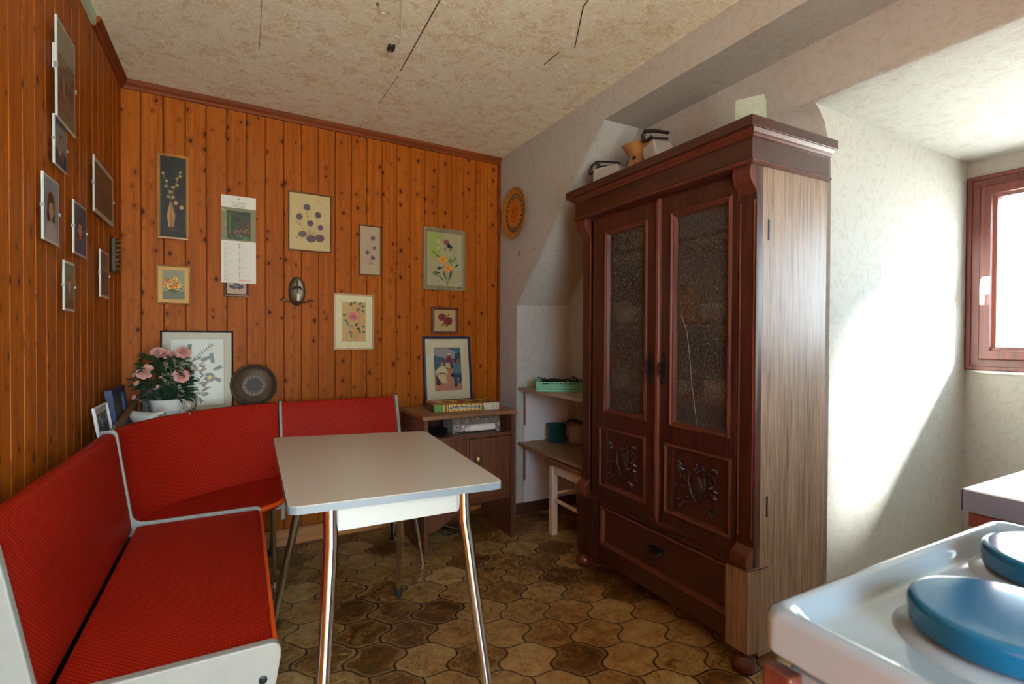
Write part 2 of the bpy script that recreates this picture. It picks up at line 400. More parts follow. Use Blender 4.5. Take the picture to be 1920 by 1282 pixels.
# artwork drawn as thin coloured shapes (x right, z up, facing -y)
class Art:
    def __init__(s, y=0.0): s.p = []; s.y = y
    def poly(s, pts, c): s.p.append((pts, c)); return s
    def rect(s, x0, z0, x1, z1, c): return s.poly([(x0, z0), (x1, z0), (x1, z1), (x0, z1)], c)
    def ell(s, x, z, rx, rz, c, n=14, rot=0):
        cr, sr = math.cos(rot), math.sin(rot)
        return s.poly([(x + rx * math.cos(t) * cr - rz * math.sin(t) * sr, z + rx * math.cos(t) * sr + rz * math.sin(t) * cr) for t in [2 * PI * i / n for i in range(n)]], c)
    def leaf(s, x, z, L, w_, a, c):
        ca, sa = math.cos(a), math.sin(a); pts = []
        for t, q in ((0, 0), (.25, .8), (.5, 1), (.8, .55), (1, 0), (.8, -.55), (.5, -1), (.25, -.8)):
            pts.append((x + L * t * ca - w_ * q * sa / 2, z + L * t * sa + w_ * q * ca / 2))
        return s.poly(pts, c)
    def line(s, pts, w_, c):
        for (x0, z0), (x1, z1) in zip(pts, pts[1:]):
            L = math.hypot(x1 - x0, z1 - z0) or 1e-6; nx, nz = -(z1 - z0) / L * w_ / 2, (x1 - x0) / L * w_ / 2
            s.poly([(x0 + nx, z0 + nz), (x0 - nx, z0 - nz), (x1 - nx, z1 - nz), (x1 + nx, z1 + nz)], c)
        return s
    def daisy(s, x, z, r, n, c, cc, w_=.35, rc=.22, rng=0):
        for i in range(n):
            a = 2 * PI * i / n + rng; s.leaf(x, z, r, r * w_, a, c if i % 2 else tuple(min(255, q * 1.12) for q in c))
        return s.ell(x, z, r * rc, r * rc, cc)
    def rose(s, x, z, r, c):
        rr = random.Random(int(x * 9999 + z * 777))
        for k in range(9):
            a = 2 * PI * k / 9; s.ell(x + r * .55 * math.cos(a), z + r * .5 * math.sin(a), r * .45, r * .38, tuple(min(255, q * (.85 + .3 * rr.random())) for q in c), 9, a)
        for k in range(6):
            a = 2 * PI * k / 6 + .4; s.ell(x + r * .26 * math.cos(a), z + r * .24 * math.sin(a), r * .32, r * .24, tuple(min(255, q * (.75 + .35 * rr.random())) for q in c), 9, a + 1)
        return s.ell(x, z, r * .18, r * .18, tuple(q * .65 for q in c))
    def make(s, name, parent, step=.00005, label=None, mat='print'):
        vs = []; fs = []; cols = []
        for i, (pts, c) in enumerate(s.p):
            b = len(vs); y = s.y - step * (i + 1)
            vs += [(p[0], y, p[1]) for p in pts]; fs.append(list(range(b, b + len(pts)))); cols.append(rgb(*c[:3]))
        me = bpy.data.meshes.new(name); me.from_pydata(vs, [], fs)
        ca = me.color_attributes.new('Col', 'FLOAT_COLOR', 'CORNER')
        for p, c in zip(me.polygons, cols):
            for li in p.loop_indices: ca.data[li].color = c
        bm = bmesh.new(); bm.from_mesh(me)
        for f in bm.faces:
            f.normal_update()
            if f.normal.y > 0: f.normal_flip()
        bm.to_mesh(me); bm.free()
        o = link(name, me, M[mat], parent)
        if label: o['label'] = label
        return o
def text(name, body, size, mat, parent, loc, rot=(PI / 2, 0, 0), ext=.0004, shear=0, sx=1, label=None):
    cu = bpy.data.curves.new(name, 'FONT'); cu.body = body; cu.size = size; cu.extrude = ext; cu.shear = shear; cu.align_x = 'CENTER'; cu.align_y = 'CENTER'
    t = bpy.data.objects.new(name + '_tmp', cu); C.objects.link(t)
    dg = bpy.context.evaluated_depsgraph_get(); me = bpy.data.meshes.new_from_object(t.evaluated_get(dg))
    bpy.data.objects.remove(t); me.name = name; me.materials.clear()
    o = link(name, me, mat, parent); o.location = loc; o.rotation_euler = rot; o.scale = (sx, 1, 1)
    if label: o['label'] = label
    return o

# ================================================================== ROOM
H = 2.29; XL = -.468; XE = 1.54
b0 = Vector((-.457, 2.94)); b1 = Vector((1.54, 3.052)); bang = math.atan2(b1.y - b0.y, b1.x - b0.x); blen = (b1 - b0).length
mb = MB(); mb.box(XL - .1, 3.1, -1.7, 3.3, -.08, 0); struct('floor', mb, M['floor'])
mb = MB(); mb.box(XL - .1, XE + .12, -1.7, 3.3, H, H + .08); ceiling = struct('ceiling', mb, M['ceil'])

def boards(L, z0, z1, off, wide=.088, g=.0035, d=.007):
    m = MB(); xs = []; x = -off
    prof = [(0, 0)]
    while x < L:
        if x > .001: prof += [(x - g, 0), (x - g * .3, d), (x + g * .3, d), (x + g, 0)]
        x += wide
    prof.append((L, 0))
    prof = [p for p in prof if -1e-6 <= p[0] <= L + 1e-6]
    m.grid([[(a, b, z0) for a, b in prof], [(a, b, z1) for a, b in prof]])
    m.box(0, L, d, .09, z0, z1)
    return m
wb = struct('wall_back', boards(blen + .05, 0, H, .084), M['pine']); wb.location = (b0.x - .03 * math.cos(bang), b0.y - .03 * math.sin(bang), 0); wb.rotation_euler = (0, 0, bang)
wl = struct('wall_left', boards(4.65, 0, H + .02, .05), M['pine_l']); wl.location = (XL, -1.68, 0); wl.rotation_euler = (0, 0, PI / 2)
def on_back(s, z=0, off=0): return (b0.x + s * math.cos(bang) + off * math.sin(bang), b0.y + s * math.sin(bang) - off * math.cos(bang), z)
mb = MB(); mb.prism([(0, 0), (0, -.030), (.006, -.034), (.016, -.024), (.022, -.010), (.030, -.006), (.034, 0)], 0, blen)  # sections turned upright below
def strip(name, prof, L, loc, rz, mat):
    m = MB(); m.grid([[(0, y, z) for y, z in prof], [(L, y, z) for y, z in prof]]); m.quad(*[(0, y, z) for y, z in prof]); m.quad(*[(L, y, z) for y, z in prof])
    o = struct(name, m, M[mat]); o.location = loc; o.rotation_euler = (0, 0, rz); return o
cr = [(0, -.040), (-.010, -.040), (-.014, -.028), (-.024, -.018), (-.028, -.006), (-.028, 0), (0, 0)]
strip('trim_1', cr, blen, (b0.x, b0.y, H), bang, 'pine_trim')
strip('trim_2', cr, .54, (XL, 2.40, H), PI / 2, 'pine_trim')
strip('trim_3', [(0, -.034), (-.012, -.034), (-.016, 0), (0, 0)], 4.0, (XL, -1.6, H), PI / 2, 'greenpaint')
strip('baseboard_back', [(0, 0), (-.022, 0), (-.022, .075), (-.016, .085), (0, .085)], blen, (b0.x, b0.y, 0), bang, 'pine_base')
strip('baseboard_left', [(0, 0), (-.018, 0), (-.018, .08), (0, .085)], 4.6, (XL, -1.66, 0), PI / 2, 'pine_base')
strip('trim_4', [(0, 0), (-.016, 0), (-.016, 2.25), (0, 2.25)], .018, on_back(blen - .02), bang, 'pine_trim')

# east side: clock wall, niche under the slope, soffit and lean wall behind the wardrobe
YN = 2.81; ZS = 2.15; YD = 1.112; YS = -.52
m = MB()
m.prism([(3.07, 0), (YN, 0), (YN, 1.31), (2.6, 1.535), (1.99, 2.135), (1.956, ZS), (-1.6, ZS), (-1.6, H), (3.07, H)], XE, XE + .012, 'x')
struct('wall_right', m, M['paper'])
m = MB(); m.box(XE + .012, 2.1, YN, YN + .05, 0, 1.36); struct('wall_niche', m, M['paper'])
m = MB()
m.quad((XE, YN, 1.31), (1.99, YN, 1.325), (1.752, 1.955, ZS), (XE, 1.956, ZS))
m.quad((XE, YN + .03, 1.31), (2.02, YN + .03, 1.325), (1.79, 1.955, ZS + .05), (XE, 1.956, ZS + .05))
m.box(XE + .012, 1.90, -1.6, 1.956, ZS, ZS + .05)
struct('ceiling_slope', m, M['paper'])
prof = [(1.92, 0), (1.92, 1.66), (1.915, 1.76), (1.905, 1.82), (1.875, 1.90), (1.835, 1.945), (1.80, 1.958), (1.79, 2.0), (1.784, ZS + .02)]
m = MB()
def lean(x, z, t):
    xv = 1.91 - .126 * max(0, (z - .9) / 1.27) ** 1.6
    return x * (1 - t) + xv * t
m.grid([[(lean(x, z, t) + dx * (1 - max(0, z - 1.3) / .9), y, z) for x, z in prof] for y, t, dx in ((YD, 0, 0), (YD + .06, .2, .0), (YD + .15, .6, .005), (YD + .28, .9, .01), (YD + .5, 1, .02), (YN + .01, 1, .08))])
struct('wall_behind_wardrobe', m, M['paper'], smooth=True)
# dormer: cheeks, flat ceiling, window wall and the strip above its opening
m = MB()
m.prism([(1.92, 0), (3.08, 0), (3.08, 1.955), (1.80, 1.965), (1.835, 1.945), (1.875, 1.90), (1.905, 1.82), (1.915, 1.76), (1.92, 1.66)], YD, YD + .06, 'y')
struct('wall_dormer_left', m, M['paper'])
m = MB(); m.box(1.92, 3.08, YS - .06, YS, 0, 1.96); struct('wall_dormer_right', m, M['paper'])
m = MB(); m.grid([[(x, y, z) for x, z in ((1.784, ZS + .01), (1.79, 2.0), (1.797, 1.962))] for y in (-1.6, YD + .01)]); struct('wall_over_dormer', m, M['paper'], smooth=True)
m = MB(); m.grid([[(x, y, z) for x, z in ((1.797, 1.962), (1.803, 1.957), (1.812, 1.955), (1.86, 1.952), (3.1, 1.93))] for y in (YS - .06, YD + .01)])
m.box(1.86, 3.1, YS - .06, YD + .06, 1.965, 2.03)
struct('ceiling_dormer', m, M['dceil'], smooth=True)
wy0, wy1, wz0, wz1 = .07, 1.108, .972, 1.856
m = MB(); m.box(3.0, 3.12, YS - .06, YD + .06, 0, wz0); m.box(3.0, 3.12, YS - .06, YD + .06, wz1, 2.03); m.box(3.0, 3.12, YS - .06, wy0, wz0, wz1); m.box(3.0, 3.12, wy1, YD + .06, wz0, wz1)
struct('wall_window', m, M['paper'])
m = MB(); m.box(1.92, 1.98, -1.68, YS, 0, 2.2); struct('wall_right_front', m, M['paper'])
# window: local frame, x to the right seen from inside, front at -y
win = thing('window_1', '', ''); del win['label'], win['category']; win['kind'] = 'structure'
win.location = (3.0, wy1, wz0); win.rotation_euler = (0, 0, -PI / 2)
WW, WH = wy1 - wy0, wz1 - wz0
m = MB(); m.ring(0, WW, 0, WH, [(0, .06), (0, -.016), (.004, -.020), (.018, -.020), (.020, -.010), (.052, -.008), (.052, .06)]); build('window_frame', m, M['winwood'], win)
m = MB(); m.ring(.050, WW - .050, .050, WH - .050, [(0, .05), (0, -.022), (.005, -.027), (.040, -.027), (.044, -.018), (.058, -.012), (.062, .02), (.062, .05)]); sash = build('sash', m, M['winwood'], win)
m = MB(); m.box(.10, WW - .10, .012, .016, .10, WH - .10); build('pane', m, M['winglass'], win)
m = MB(); m.box(.062, .092, -.036, -.027, .345, .425); m.tube([(.077, -.030, .405), (.077, -.060, .405)], .010); m.tube([(.077, -.058, .412), (.076, -.062, .37), (.074, -.060, .295)], [.011, .010, .008]); build('handle', m, M['white'], win, bevel=.003, smooth=True, label='white window handle')
m = MB(); m.box(0, WW + .0, -.006, .02, -.012, 0); build('sill_strip', m, M['steel'], win)
# front wall behind the camera with an unseen glazed door added for fill light
m = MB(); y0, y1 = -1.25, -1.15; gx0, gx1, gz1 = -.36, .66, 2.10
m.box(XL - .02, 2.0, y0, y1, gz1, H + .05); m.box(XL - .02, gx0, y0, y1, 0, gz1); m.box(gx1, 2.0, y0, y1, 0, gz1)
struct('wall_front', m, M['paper'])
w2 = thing('added_fill_door', '', ''); del w2['label'], w2['category']; w2['kind'] = 'structure'; w2.location = (gx0, -1.20, 0)
m = MB(); m.ring(0, gx1 - gx0, 0, gz1, [(0, .03), (0, -.03), (.07, -.03), (.07, .03)]); build('fill_door_frame', m, M['winwood'], w2)
m = MB(); m.box(.07, gx1 - gx0 - .07, 0, .004, .07, gz1 - .07); build('pane', m, M['winglass'], w2)
# niche painted panel, its dark skirting, ceiling joints
m = MB(); m.box(1.588, 1.985, YN - .006, YN, .07, .785); struct('trim_5', m, M['whitepaint'])
m = MB(); m.box(XE, 1.99, YN - .014, YN, 0, .07); struct('baseboard_niche', m, M['brownpaint'])
def seam(pts, wd=.0035, name='paper_seam'):
    m = MB()
    for (x0_, y0_), (x1_, y1_) in zip(pts, pts[1:]):
        L = math.hypot(x1_ - x0_, y1_ - y0_); nx, ny = -(y1_ - y0_) / L * wd / 2, (x1_ - x0_) / L * wd / 2
        m.prism([(x0_ + nx, y0_ + ny), (x0_ - nx, y0_ - ny), (x1_ - nx, y1_ - ny), (x1_ + nx, y1_ + ny)], H - .0015, H + .001)
    build(name, m, M['brownpaint'], ceiling)
seam([(.622, 1.2), (.626, 1.71), (.640, 2.25)], .004); seam([(.642, 2.3), (.634, 2.62)], .002); seam([(.612, 2.94), (.615, 2.99)], .003)
seam([(.076, 1.6), (.080, 2.1), (.083, 2.36)], .0018); seam([(1.056, 1.30), (1.085, 1.50), (1.21, 1.73)], .004); seam([(1.172, 1.79), (1.169, 1.90)], .004)


# lamp hook and loose terminal block under the ceiling
t = thing('ceiling_hook', 'small bent metal hook screwed into the papered ceiling', 'hook', (.46, 1.842, H))
m = MB(); m.tube([(-.02, -.01, 0), (-.012, 0, -.014), (0, .005, -.022), (.014, .0, -.026), (.02, -.01, -.018)], .0022); build('bent_wire', m, M['steel'], t, smooth=True)
m = MB(); m.ball((-.02, -.01, -.003), .006); build('screw_plug', m, M['redf'], t)
t = thing('ceiling_cable', 'white lamp cable ending in a black terminal block on the ceiling', 'cable', (.543, 2.046, H))
m = MB(); m.tube([(-.045, -.45, -.004), (-.030, -.26, -.006), (.012, -.10, -.006), (.030, -.04, -.010), (.026, .03, -.022), (.005, .05, -.026), (-.006, .02, -.024)], .0022)
m.tube([(.028, -.05, -.006), (.0, -.075, -.012), (-.010, -.03, -.02)], .002); build('wire', m, M['white'], t, smooth=True)
m = MB(); m.box(-.012, -.002, -.018, .018, -.032, -.018); m.box(.003, .013, -.018, .018, -.032, -.018); m.box(-.004, .006, -.004, .004, -.030, -.020); build('terminal_block', m, M['black'], t, bevel=.001)

# ================================================================== BENCH
bench = thing('corner_bench', 'red patterned corner bench with cream painted end boards along the panelled walls', 'bench', (-.1, 2.3, 0))
def backrest(bot, top, thick, name='backrest'):
    """bot/top lists of xy; room side first"""
    n = len(bot); rows = []; uvs = []; acc = 0
    for i in range(n):
        b = Vector(bot[i]); t_ = Vector(top[i])
        tan = (Vector(bot[min(i + 1, n - 1)]) - Vector(bot[max(i - 1, 0)])).normalized(); out = Vector((-tan.y, tan.x))   # away from the room
        if i: acc += ((b + t_) / 2 - (Vector(bot[i - 1]) + Vector(top[i - 1])) / 2).length
        zb, zt = .440, .780
        P_ = []
        for q in (0, .04, .2, .4, .6, .8, .93):
            p = b.lerp(t_, q); P_.append((p.x - out.x * .012 * math.sin(PI * min(1, q * 3 if q < .3 else 1)) * 0, p.y, zb + (zt - zb) * q))
        for a in range(0, 181, 30):
            ca, sa = math.cos(math.radians(a)), math.sin(math.radians(a)); p = t_ + out * thick * (.5 - .5 * ca)
            P_.append((p.x, p.y, zt - .012 + .014 * sa))
        p = b + out * thick; P_.append((p.x, p.y, zb))
        P_.append(P_[0])
        rows.append(P_)
        v = [0]
        for k in range(1, len(P_)): v.append(v[-1] + (Vector(P_[k]) - Vector(P_[k - 1])).length)
        uvs.append([(acc, q) for q in v])
    m = MB(); m.grid(rows, uvs); m.quad(*rows[0][:-1]); m.quad(*rows[-1][:-1])
    return build(name, m, M['fabric'], bench, smooth=True, world=True)
def spl(pts, n=20):
    out = []; P_ = [Vector(p) for p in pts]; P_ = [P_[0] * 2 - P_[1]] + P_ + [P_[-1] * 2 - P_[-2]]
    for i in range(1, len(P_) - 2):
        a, b, c, d = P_[i - 1:i + 3]
        k = max(2, n // (len(pts) - 1))
        for j in range(k):
            t = j / k; out.append(.5 * ((2 * b) + (c - a) * t + (2 * a - 5 * b + 4 * c - d) * t * t + (3 * b - a - 3 * c + d) * t ** 3))
    out.append(P_[-2]); return [tuple(p) for p in out]
YNr, YFr = 1.216, 2.203
backrest([(-.322, 1.235 + i * .095) for i in range(11)], [(-.368 - (.018 * (1 - i / 10)), 1.235 + i * .095) for i in range(11)], .042)
ctop = spl([(-.372, 2.212), (-.350, 2.33), (-.274, 2.50), (-.135, 2.663), (.02, 2.755), (.178, 2.803)], 30)
cbot = spl([(-.322, 2.212), (-.300, 2.30), (-.216, 2.442), (-.085, 2.545), (.05, 2.625), (.182, 2.688)], 30)
backrest(cbot, ctop, .034)
rtop = [(.196 + i * .0575, 2.806 + i * .001) for i in range(11)]; rbot = [(.198 + i * .0575, 2.694 + i * .001) for i in range(11)]
backrest(rbot, rtop, .034)
def seat(poly, z0=.418, z1=.450, name='seat'):
    m = MB(); m.prism(poly, z0, z1); o = build(name, m, M['fabric'], bench, bevel=.010, world=True, seg=3); return o
s1 = seat([(-.311, 1.228), (.069, 1.228), (.075, 2.192), (-.311, 2.192)])
fr = spl([(.078, 2.215), (.115, 2.245), (.158, 2.290), (.186, 2.36)], 12)
s2 = seat([(-.305, 2.215)] + fr + [(.186, 2.66)] + list(reversed([(x, y - .002) for x, y in cbot[1:-1]])))
s3 = seat([(.200, 2.37), (.768, 2.37), (.768, 2.67), (.200, 2.67)])
m = MB(); m.tube([(x, y, .436) for x, y in fr], .009); build('seat_piping', m, M['redbead'], s2, smooth=True, world=True, label='bright red piping along the front edge')
m = MB(); m.tube([(.073, 1.232, .436), (.079, 2.19, .436)], .006); build('seat_piping', m, M['redbead'], s1, smooth=True, world=True, label='orange red piping along the front edge')
# end boards: outline in (u outwards, z)
def endboard(y0, y1, near=False):
    out = [(-.44, .10 if near else .40), (-.20 if near else -.30, .10 if near else .40)]
    if near: out = [(-.455, .12), (-.30, .12), (-.26, .30), (.045, .30), (.068, .335), (.083, .425)]
    else: out = [(-.42, .40), (.074, .40), (.084, .425)]
    for a in range(0, 91, 15): out.append((.062 + .021 * math.cos(math.radians(a)), .438 + .021 * math.sin(math.radians(a))))
    out += [(-.285, .458)]
    for a in range(0, 80, 13): out.append((-.290 - .034 * math.sin(math.radians(a)), .494 - .034 * math.cos(math.radians(a))))
    xt = -.375 if near else -.363
    out += [(xt, .775), (xt - .004, .784), (xt - .012, .790), (-.455 if near else -.412, .788 if not near else .80)]
    m = MB(); m.prism(out, y0, y1, 'y'); return build('end_board', m, M['cream'], bench, bevel=.003, world=True)
eb = endboard(1.206, 1.228, True); endboard(2.196, 2.210)
m = MB()
for x, z in ((.048, .385), (.048, .345)): m = MB(); m.lathe([(.0085, 0), (.0085, .003), (.005, .004)], (x, 1.2062, z), 16, 'y'); build('screw', m, M['iron'], eb, world=True)
m = MB(); m.lathe([(.009, 0), (.009, .003), (.006, .006), (.001, .007)], (.008, 1.2062, .375), 16, 'y'); build('screw_cap', m, M['white'], eb, smooth=True, world=True, label='white plastic screw cap')
m = MB(); m.prism([(2.36, .40), (2.36, .446), (2.38, .456), (2.655, .456), (2.69, .48), (2.795, .775), (2.803, .789), (2.845, .789), (2.845, .775), (2.73, .40)], .184, .197, 'x'); build('end_board', m, M['cream'], bench, bevel=.003, world=True)
m = MB(); m.prism([(2.36, .33), (2.36, .446), (2.38, .456), (2.655, .456), (2.69, .48), (2.795, .775), (2.803, .789), (2.845, .789), (2.845, .775), (2.73, .33)], .768, .784, 'x'); build('end_board', m, M['cream'], bench, bevel=.003, world=True)
for (pts, mt) in (([(.13, 2.33, .42), (.146, 2.52, 0.004)], 'chrome'), ([(.17, 2.74, .42), (.149, 2.868, .004)], 'black'), ([(.735, 2.40, .42), (.802, 2.411, .004)], 'chrome'), ([(.72, 2.70, .42), (.75, 2.785, .004)], 'black'),
                  ([(-.29, 2.17, .42), (-.33, 2.20, .004)], 'black'), ([(.03, 1.30, .42), (.055, 1.27, .004)], 'chrome'), ([(.03, 2.10, .42), (.045, 2.12, .004)], 'black'), ([(-.28, 1.30, .42), (-.32, 1.27, .004)], 'black')):
    m = MB(); m.tube(pts, [.013, .008], 12); m.lathe([(.013, 0), (.013, .007), (.009, .010)], (pts[1][0], pts[1][1], 0), 14)
    build('leg', m, M[mt], bench, smooth=True, world=True, label='black metal leg' if mt == 'black' else 'chromed metal leg')
m = MB(); m.box(-.40, -.30, 1.24, 2.19, .37, .415); build('gap_shade_board', m, M['black'], bench, world=True)  # black boards added behind the seats to stand for shade in the gaps
m = MB(); m.prism([(x + .05, y - .05) for x, y in cbot] + [(x - .03, y + .03) for x, y in reversed(cbot)], .385, .416); build('gap_shade_board', m, M['black'], bench, world=True)
m = MB(); m.box(.10, .19, 2.36, 2.69, .385, .417); m.box(.165, .178, 2.37, 2.385, .335, .39); build('seat_bracket', m, M['cream'], bench, bevel=.002, world=True)
# ledge behind the bench
m = MB(); outer = [(p[0] - .0, p[1] + .0) for p in ctop]
poly = [(-.45, 2.22)] + [(x - .045 * max(0, 1 - (i / 8)), y + .045 * min(1, i / 8 + .2)) for i, (x, y) in enumerate(ctop)] + [(.78, 2.86), (.78, 2.990), (-.44, 2.925)]
m.prism(poly, .712, .730); ledge = build('ledge', m, M['shelf2'], bench, world=True, label='brown wooden ledge behind the backrest')
m = MB(); m.tube([(-.386, 2.24, .765), (-.405, 2.85, .825)], .016, 4); m.box(-.412, -.396, 2.80, 2.84, .730, .81); rail = build('ledge_rail', m, M['brownf'], ledge, bevel=.002, world=True)

# ================================================================== TABLE
tab = thing('kitchen_table', 'beige topped kitchen table with blue-grey edge and four splayed chrome legs', 'table', (.37, 1.6, 0))
cs = [Vector(c) for c in ((.096, 1.205), (.606, 1.170), (.654, 1.937), (.115, 2.060))]
def rounded(cs, r, k=5):
    out = []
    for i, c in enumerate(cs):
        a = (cs[i - 1] - c).normalized(); b = (cs[(i + 1) % 4] - c).normalized()
        p, q = c + a * r, c + b * r
        for j in range(k + 1):
            t = j / k; out.append(tuple(p * (1 - t) ** 2 + c * 2 * t * (1 - t) + q * t * t))
    return out
m = MB(); m.prism(rounded([c + (Vector((.37, 1.6)) - c).normalized() * .0015 for c in cs], .028), .730, .745); build('tabletop', m, M['formica'], tab, bevel=.0008, world=True)
m = MB(); R0 = rounded(cs, .028)
m.grid([[(x, y, z) for x, y in R0] for z in (.7265, .7435)], closed=True); m.quad(*[(x, y, .7265) for x, y in R0]); build('edge_band', m, M['edge'], tab, world=True)
m = MB(); m.prism([(.200, 1.262), (.518, 1.262), (.545, 1.90), (.225, 1.945)], .664, .7264); build('apron', m, M['drawer'], tab, bevel=.002, world=True)
m = MB(); m.prism([(.205, 1.243), (.510, 1.243), (.510, 1.262), (.205, 1.262)], .661, .724); build('drawer', m, M['drawer'], tab, bevel=.002, world=True)
for pts in ([(.190, 1.235, .7262), (.190, 1.232, .64), (.186, 1.225, .58), (.140, 1.12, .03)], [(.520, 1.235, .7262), (.521, 1.232, .645), (.528, 1.225, .585), (.575, 1.13, .03)],
            [(.215, 1.955, .7262), (.213, 1.962, .64), (.207, 1.985, .55), (.123, 2.136, .03)], [(.549, 1.90, .7262), (.550, 1.905, .64), (.556, 1.925, .55), (.611, 2.161, .03)]):
    m = MB(); m.tube(pts, [.0165, .0165, .0165, .0115], 18); lg = build('leg', m, M['chrome'], tab, smooth=True, world=True)
    m = MB(); x, y, _ = pts[3]; m.lathe([(.014, 0), (.016, .004), (.015, .034), (.012, .036)], (x, y, 0), 16); build('foot_cap', m, M['rubber'], lg, smooth=True, world=True)

# ================================================================== CABINET
cb = thing('low_cabinet', 'low dark walnut cabinet with open compartment and brass-knobbed door in the corner', 'cabinet', (.835, 2.50, 0), math.radians(1))
CW, CD = .525, .385
m = MB(); m.box(-.012, CW + .012, -.022, CD, .688, .710); build('top', m, M['cabtop'], cb, bevel=.004)
m = MB(); m.box(0, .020, -.010, CD - .01, 0, .688); build('side_panel', m, M['cab'], cb, bevel=.002)
m = MB(); m.box(CW - .020, CW, -.010, CD - .01, 0, .688); build('side_panel', m, M['cab'], cb, bevel=.002)
m = MB(); m.box(.020, CW - .020, -.004, CD - .02, .572, .590); build('shelf', m, M['cab'], cb, bevel=.001)
m = MB(); m.box(.020, CW - .020, CD - .03, CD - .02, .08, .688); build('back_panel', m, M['cab'], cb)
m = MB(); m.box(.020, CW - .020, 0, CD - .03, .235, .250); build('bottom_board', m, M['cab'], cb)
m = MB(); m.box(.020, .252, .0, .014, .25, .570); build('front_panel', m, M['cab'], cb, bevel=.001)
m = MB(); m.box(.256, CW - .021, -.004, .014, .252, .568); dr = build('door', m, M['cab'], cb, bevel=.002)
m = MB(); m.lathe([(.006, 0), (.006, .008), (.016, .012), (.019, .020), (.015, .028), (.004, .031)], (.300, -.004, .462), 20, 'y'); build('knob', m, M['brass'], dr, smooth=True, label='round brass knob')
arch = [(.020, .235), (.020, .105)] + [(.030 + .25 * i / 12, .105 + .115 * (.5 - .5 * math.cos(PI * i / 12))) for i in range(13)] + [(CW - .02, .222), (CW - .02, .235)]
m = MB(); m.prism(arch, .004, .016, 'y'); build('bottom_rail', m, M['cab'], cb, bevel=.001)
# game box on top
gb = thing('board_game_box', 'flat yellow and green board game box lettered Spielesammlung on the low cabinet', 'box', (.924, 2.592, .7105), math.radians(-4))
m = MB(); m.box(0, .371, 0, .195, 0, .038); build('lid', m, M['wicker'], gb, bevel=.001)
a = Art(-.0003)
a.rect(0, 0, .371, .038, (205, 180, 70)).rect(0, 0, .048, .038, (90, 140, 60)).rect(.048, 0, .056, .038, (215, 190, 40)).rect(.056, 0, .064, .038, (70, 110, 110)).rect(.064, 0, .078, .038, (180, 40, 35)).rect(.070, 0, .074, .038, (220, 190, 60))
a.rect(.084, .010, .262, .029, (235, 225, 190)).rect(.086, .012, .260, .027, (30, 16, 12))
for i in range(7): a.ell(.10 + i * .026, .033, .006, .003, (120, 60, 30)); a.ell(.11 + i * .024, .005, .006, .003, (190, 60, 30))
a.rect(.268, 0, .282, .022, (50, 110, 50)).rect(.268, .022, .282, .038, (200, 40, 40)).poly([(.285, 0), (.371, 0), (.371, .038), (.276, .038)], (205, 195, 175))
for i in range(6):
    for j in range(3): a.ell(.293 + i * .013, .008 + j * .011 + (i % 2) * .003, .0022, .0022, (40, 30, 28), 8)
a.make('front_print', gb)
text('lettering', 'Spielesammlung', .0205, M['paperw'], gb, (.173, -.0034, .0195), sx=1.22, label='white Spielesammlung lettering')
a = Art(0)
cl = [(200, 170, 60), (190, 140, 70), (110, 140, 60), (170, 60, 40), (215, 195, 150), (120, 75, 45), (225, 200, 80)]
for i in range(9):
    for j in range(4): a.rect(i * .0412, j * .0488, (i + 1) * .0412, (j + 1) * .0488, cl[(i * 3 + j * 5 + i // 2) % 7])
for i in range(12): a.line([(.2 + .012 * i, 0.19), (.24 + .012 * i, .0)], .003, (110, 60, 35))
o = a.make('top_print', gb); o.rotation_euler = (-PI / 2, 0, 0); o.location = (0, 0, .0383)
a = Art(0)
a.rect(0, 0, .195, .038, (60, 50, 30))
for i in range(4): a.line([(.0, .006 + i * .009), (.195, .008 + i * .009)], .004, (170, 130, 90))
o = a.make('side_print', gb); o.rotation_euler = (0, 0, -PI / 2); o.location = (-.0003, .195, 0)
# things in the compartment
def patterned(name, label, x0, y0, z0, L, Dp, h_, seed, rz=0):
    t = thing(name, label, 'box', (x0, y0, z0), rz)
    m = MB(); m.box(0, L, 0, Dp, 0, h_); build('carton', m, M['cream'], t, bevel=.002)
    r = random.Random(seed); a = Art(-.0003); a.rect(0, 0, L, h_, (120, 108, 95))
    for i in range(int(L * 170)): a.ell(r.random() * (L - .01) + .005, r.random() * (h_ - .008) + .004, .003 + .004 * r.random(), .0025, random.choice([(50, 38, 32), (90, 50, 36), (165, 150, 130)]), 7, r.random() * 3)
    a.make('front_print', t); return t
patterned('patterned_box', 'thin speckled grey box lying on top of the stack in the cabinet compartment', 1.010, 2.575, .6625, .295, .16, .018, 3)
patterned('patterned_box', 'speckled grey box directly beneath the thin one in the cabinet compartment', 1.020, 2.57, .6405, .285, .17, .0215, 5)
t = thing('gift_wrap_roll', 'pale paper roll with spotted end between spotted side pieces in the compartment', 'paper roll', (1.02, 2.56, .5905))
m = MB(); m.tube([(.05, .02, .024), (.25, .02, .024)], .020, 16); build('roll', m, M['paperw'], t, smooth=True)
m = MB(); m.box(0, .282, .05, .16, 0, .049); m.box(0, .025, 0, .052, 0, .049); m.box(.258, .282, 0, .052, 0, .049); build('holder', m, M['cream'], t, bevel=.003)
r = random.Random(4)
for n_, ax_, aw_, az_, ah_, cs_l in ((16, .003, .019, .004, .042, [(60, 40, 34)]), (14, .261, .018, .004, .042, [(60, 40, 34)]), (26, .052, .040, .006, .036, [(60, 40, 34), (190, 150, 110)])):
    a = Art(-.0005)
    for i in range(n_): a.ell(ax_ + r.random() * aw_, az_ + r.random() * ah_, .0034, .003, random.choice(cs_l), 7)
    a.make('spotted_print', t, step=.00004)
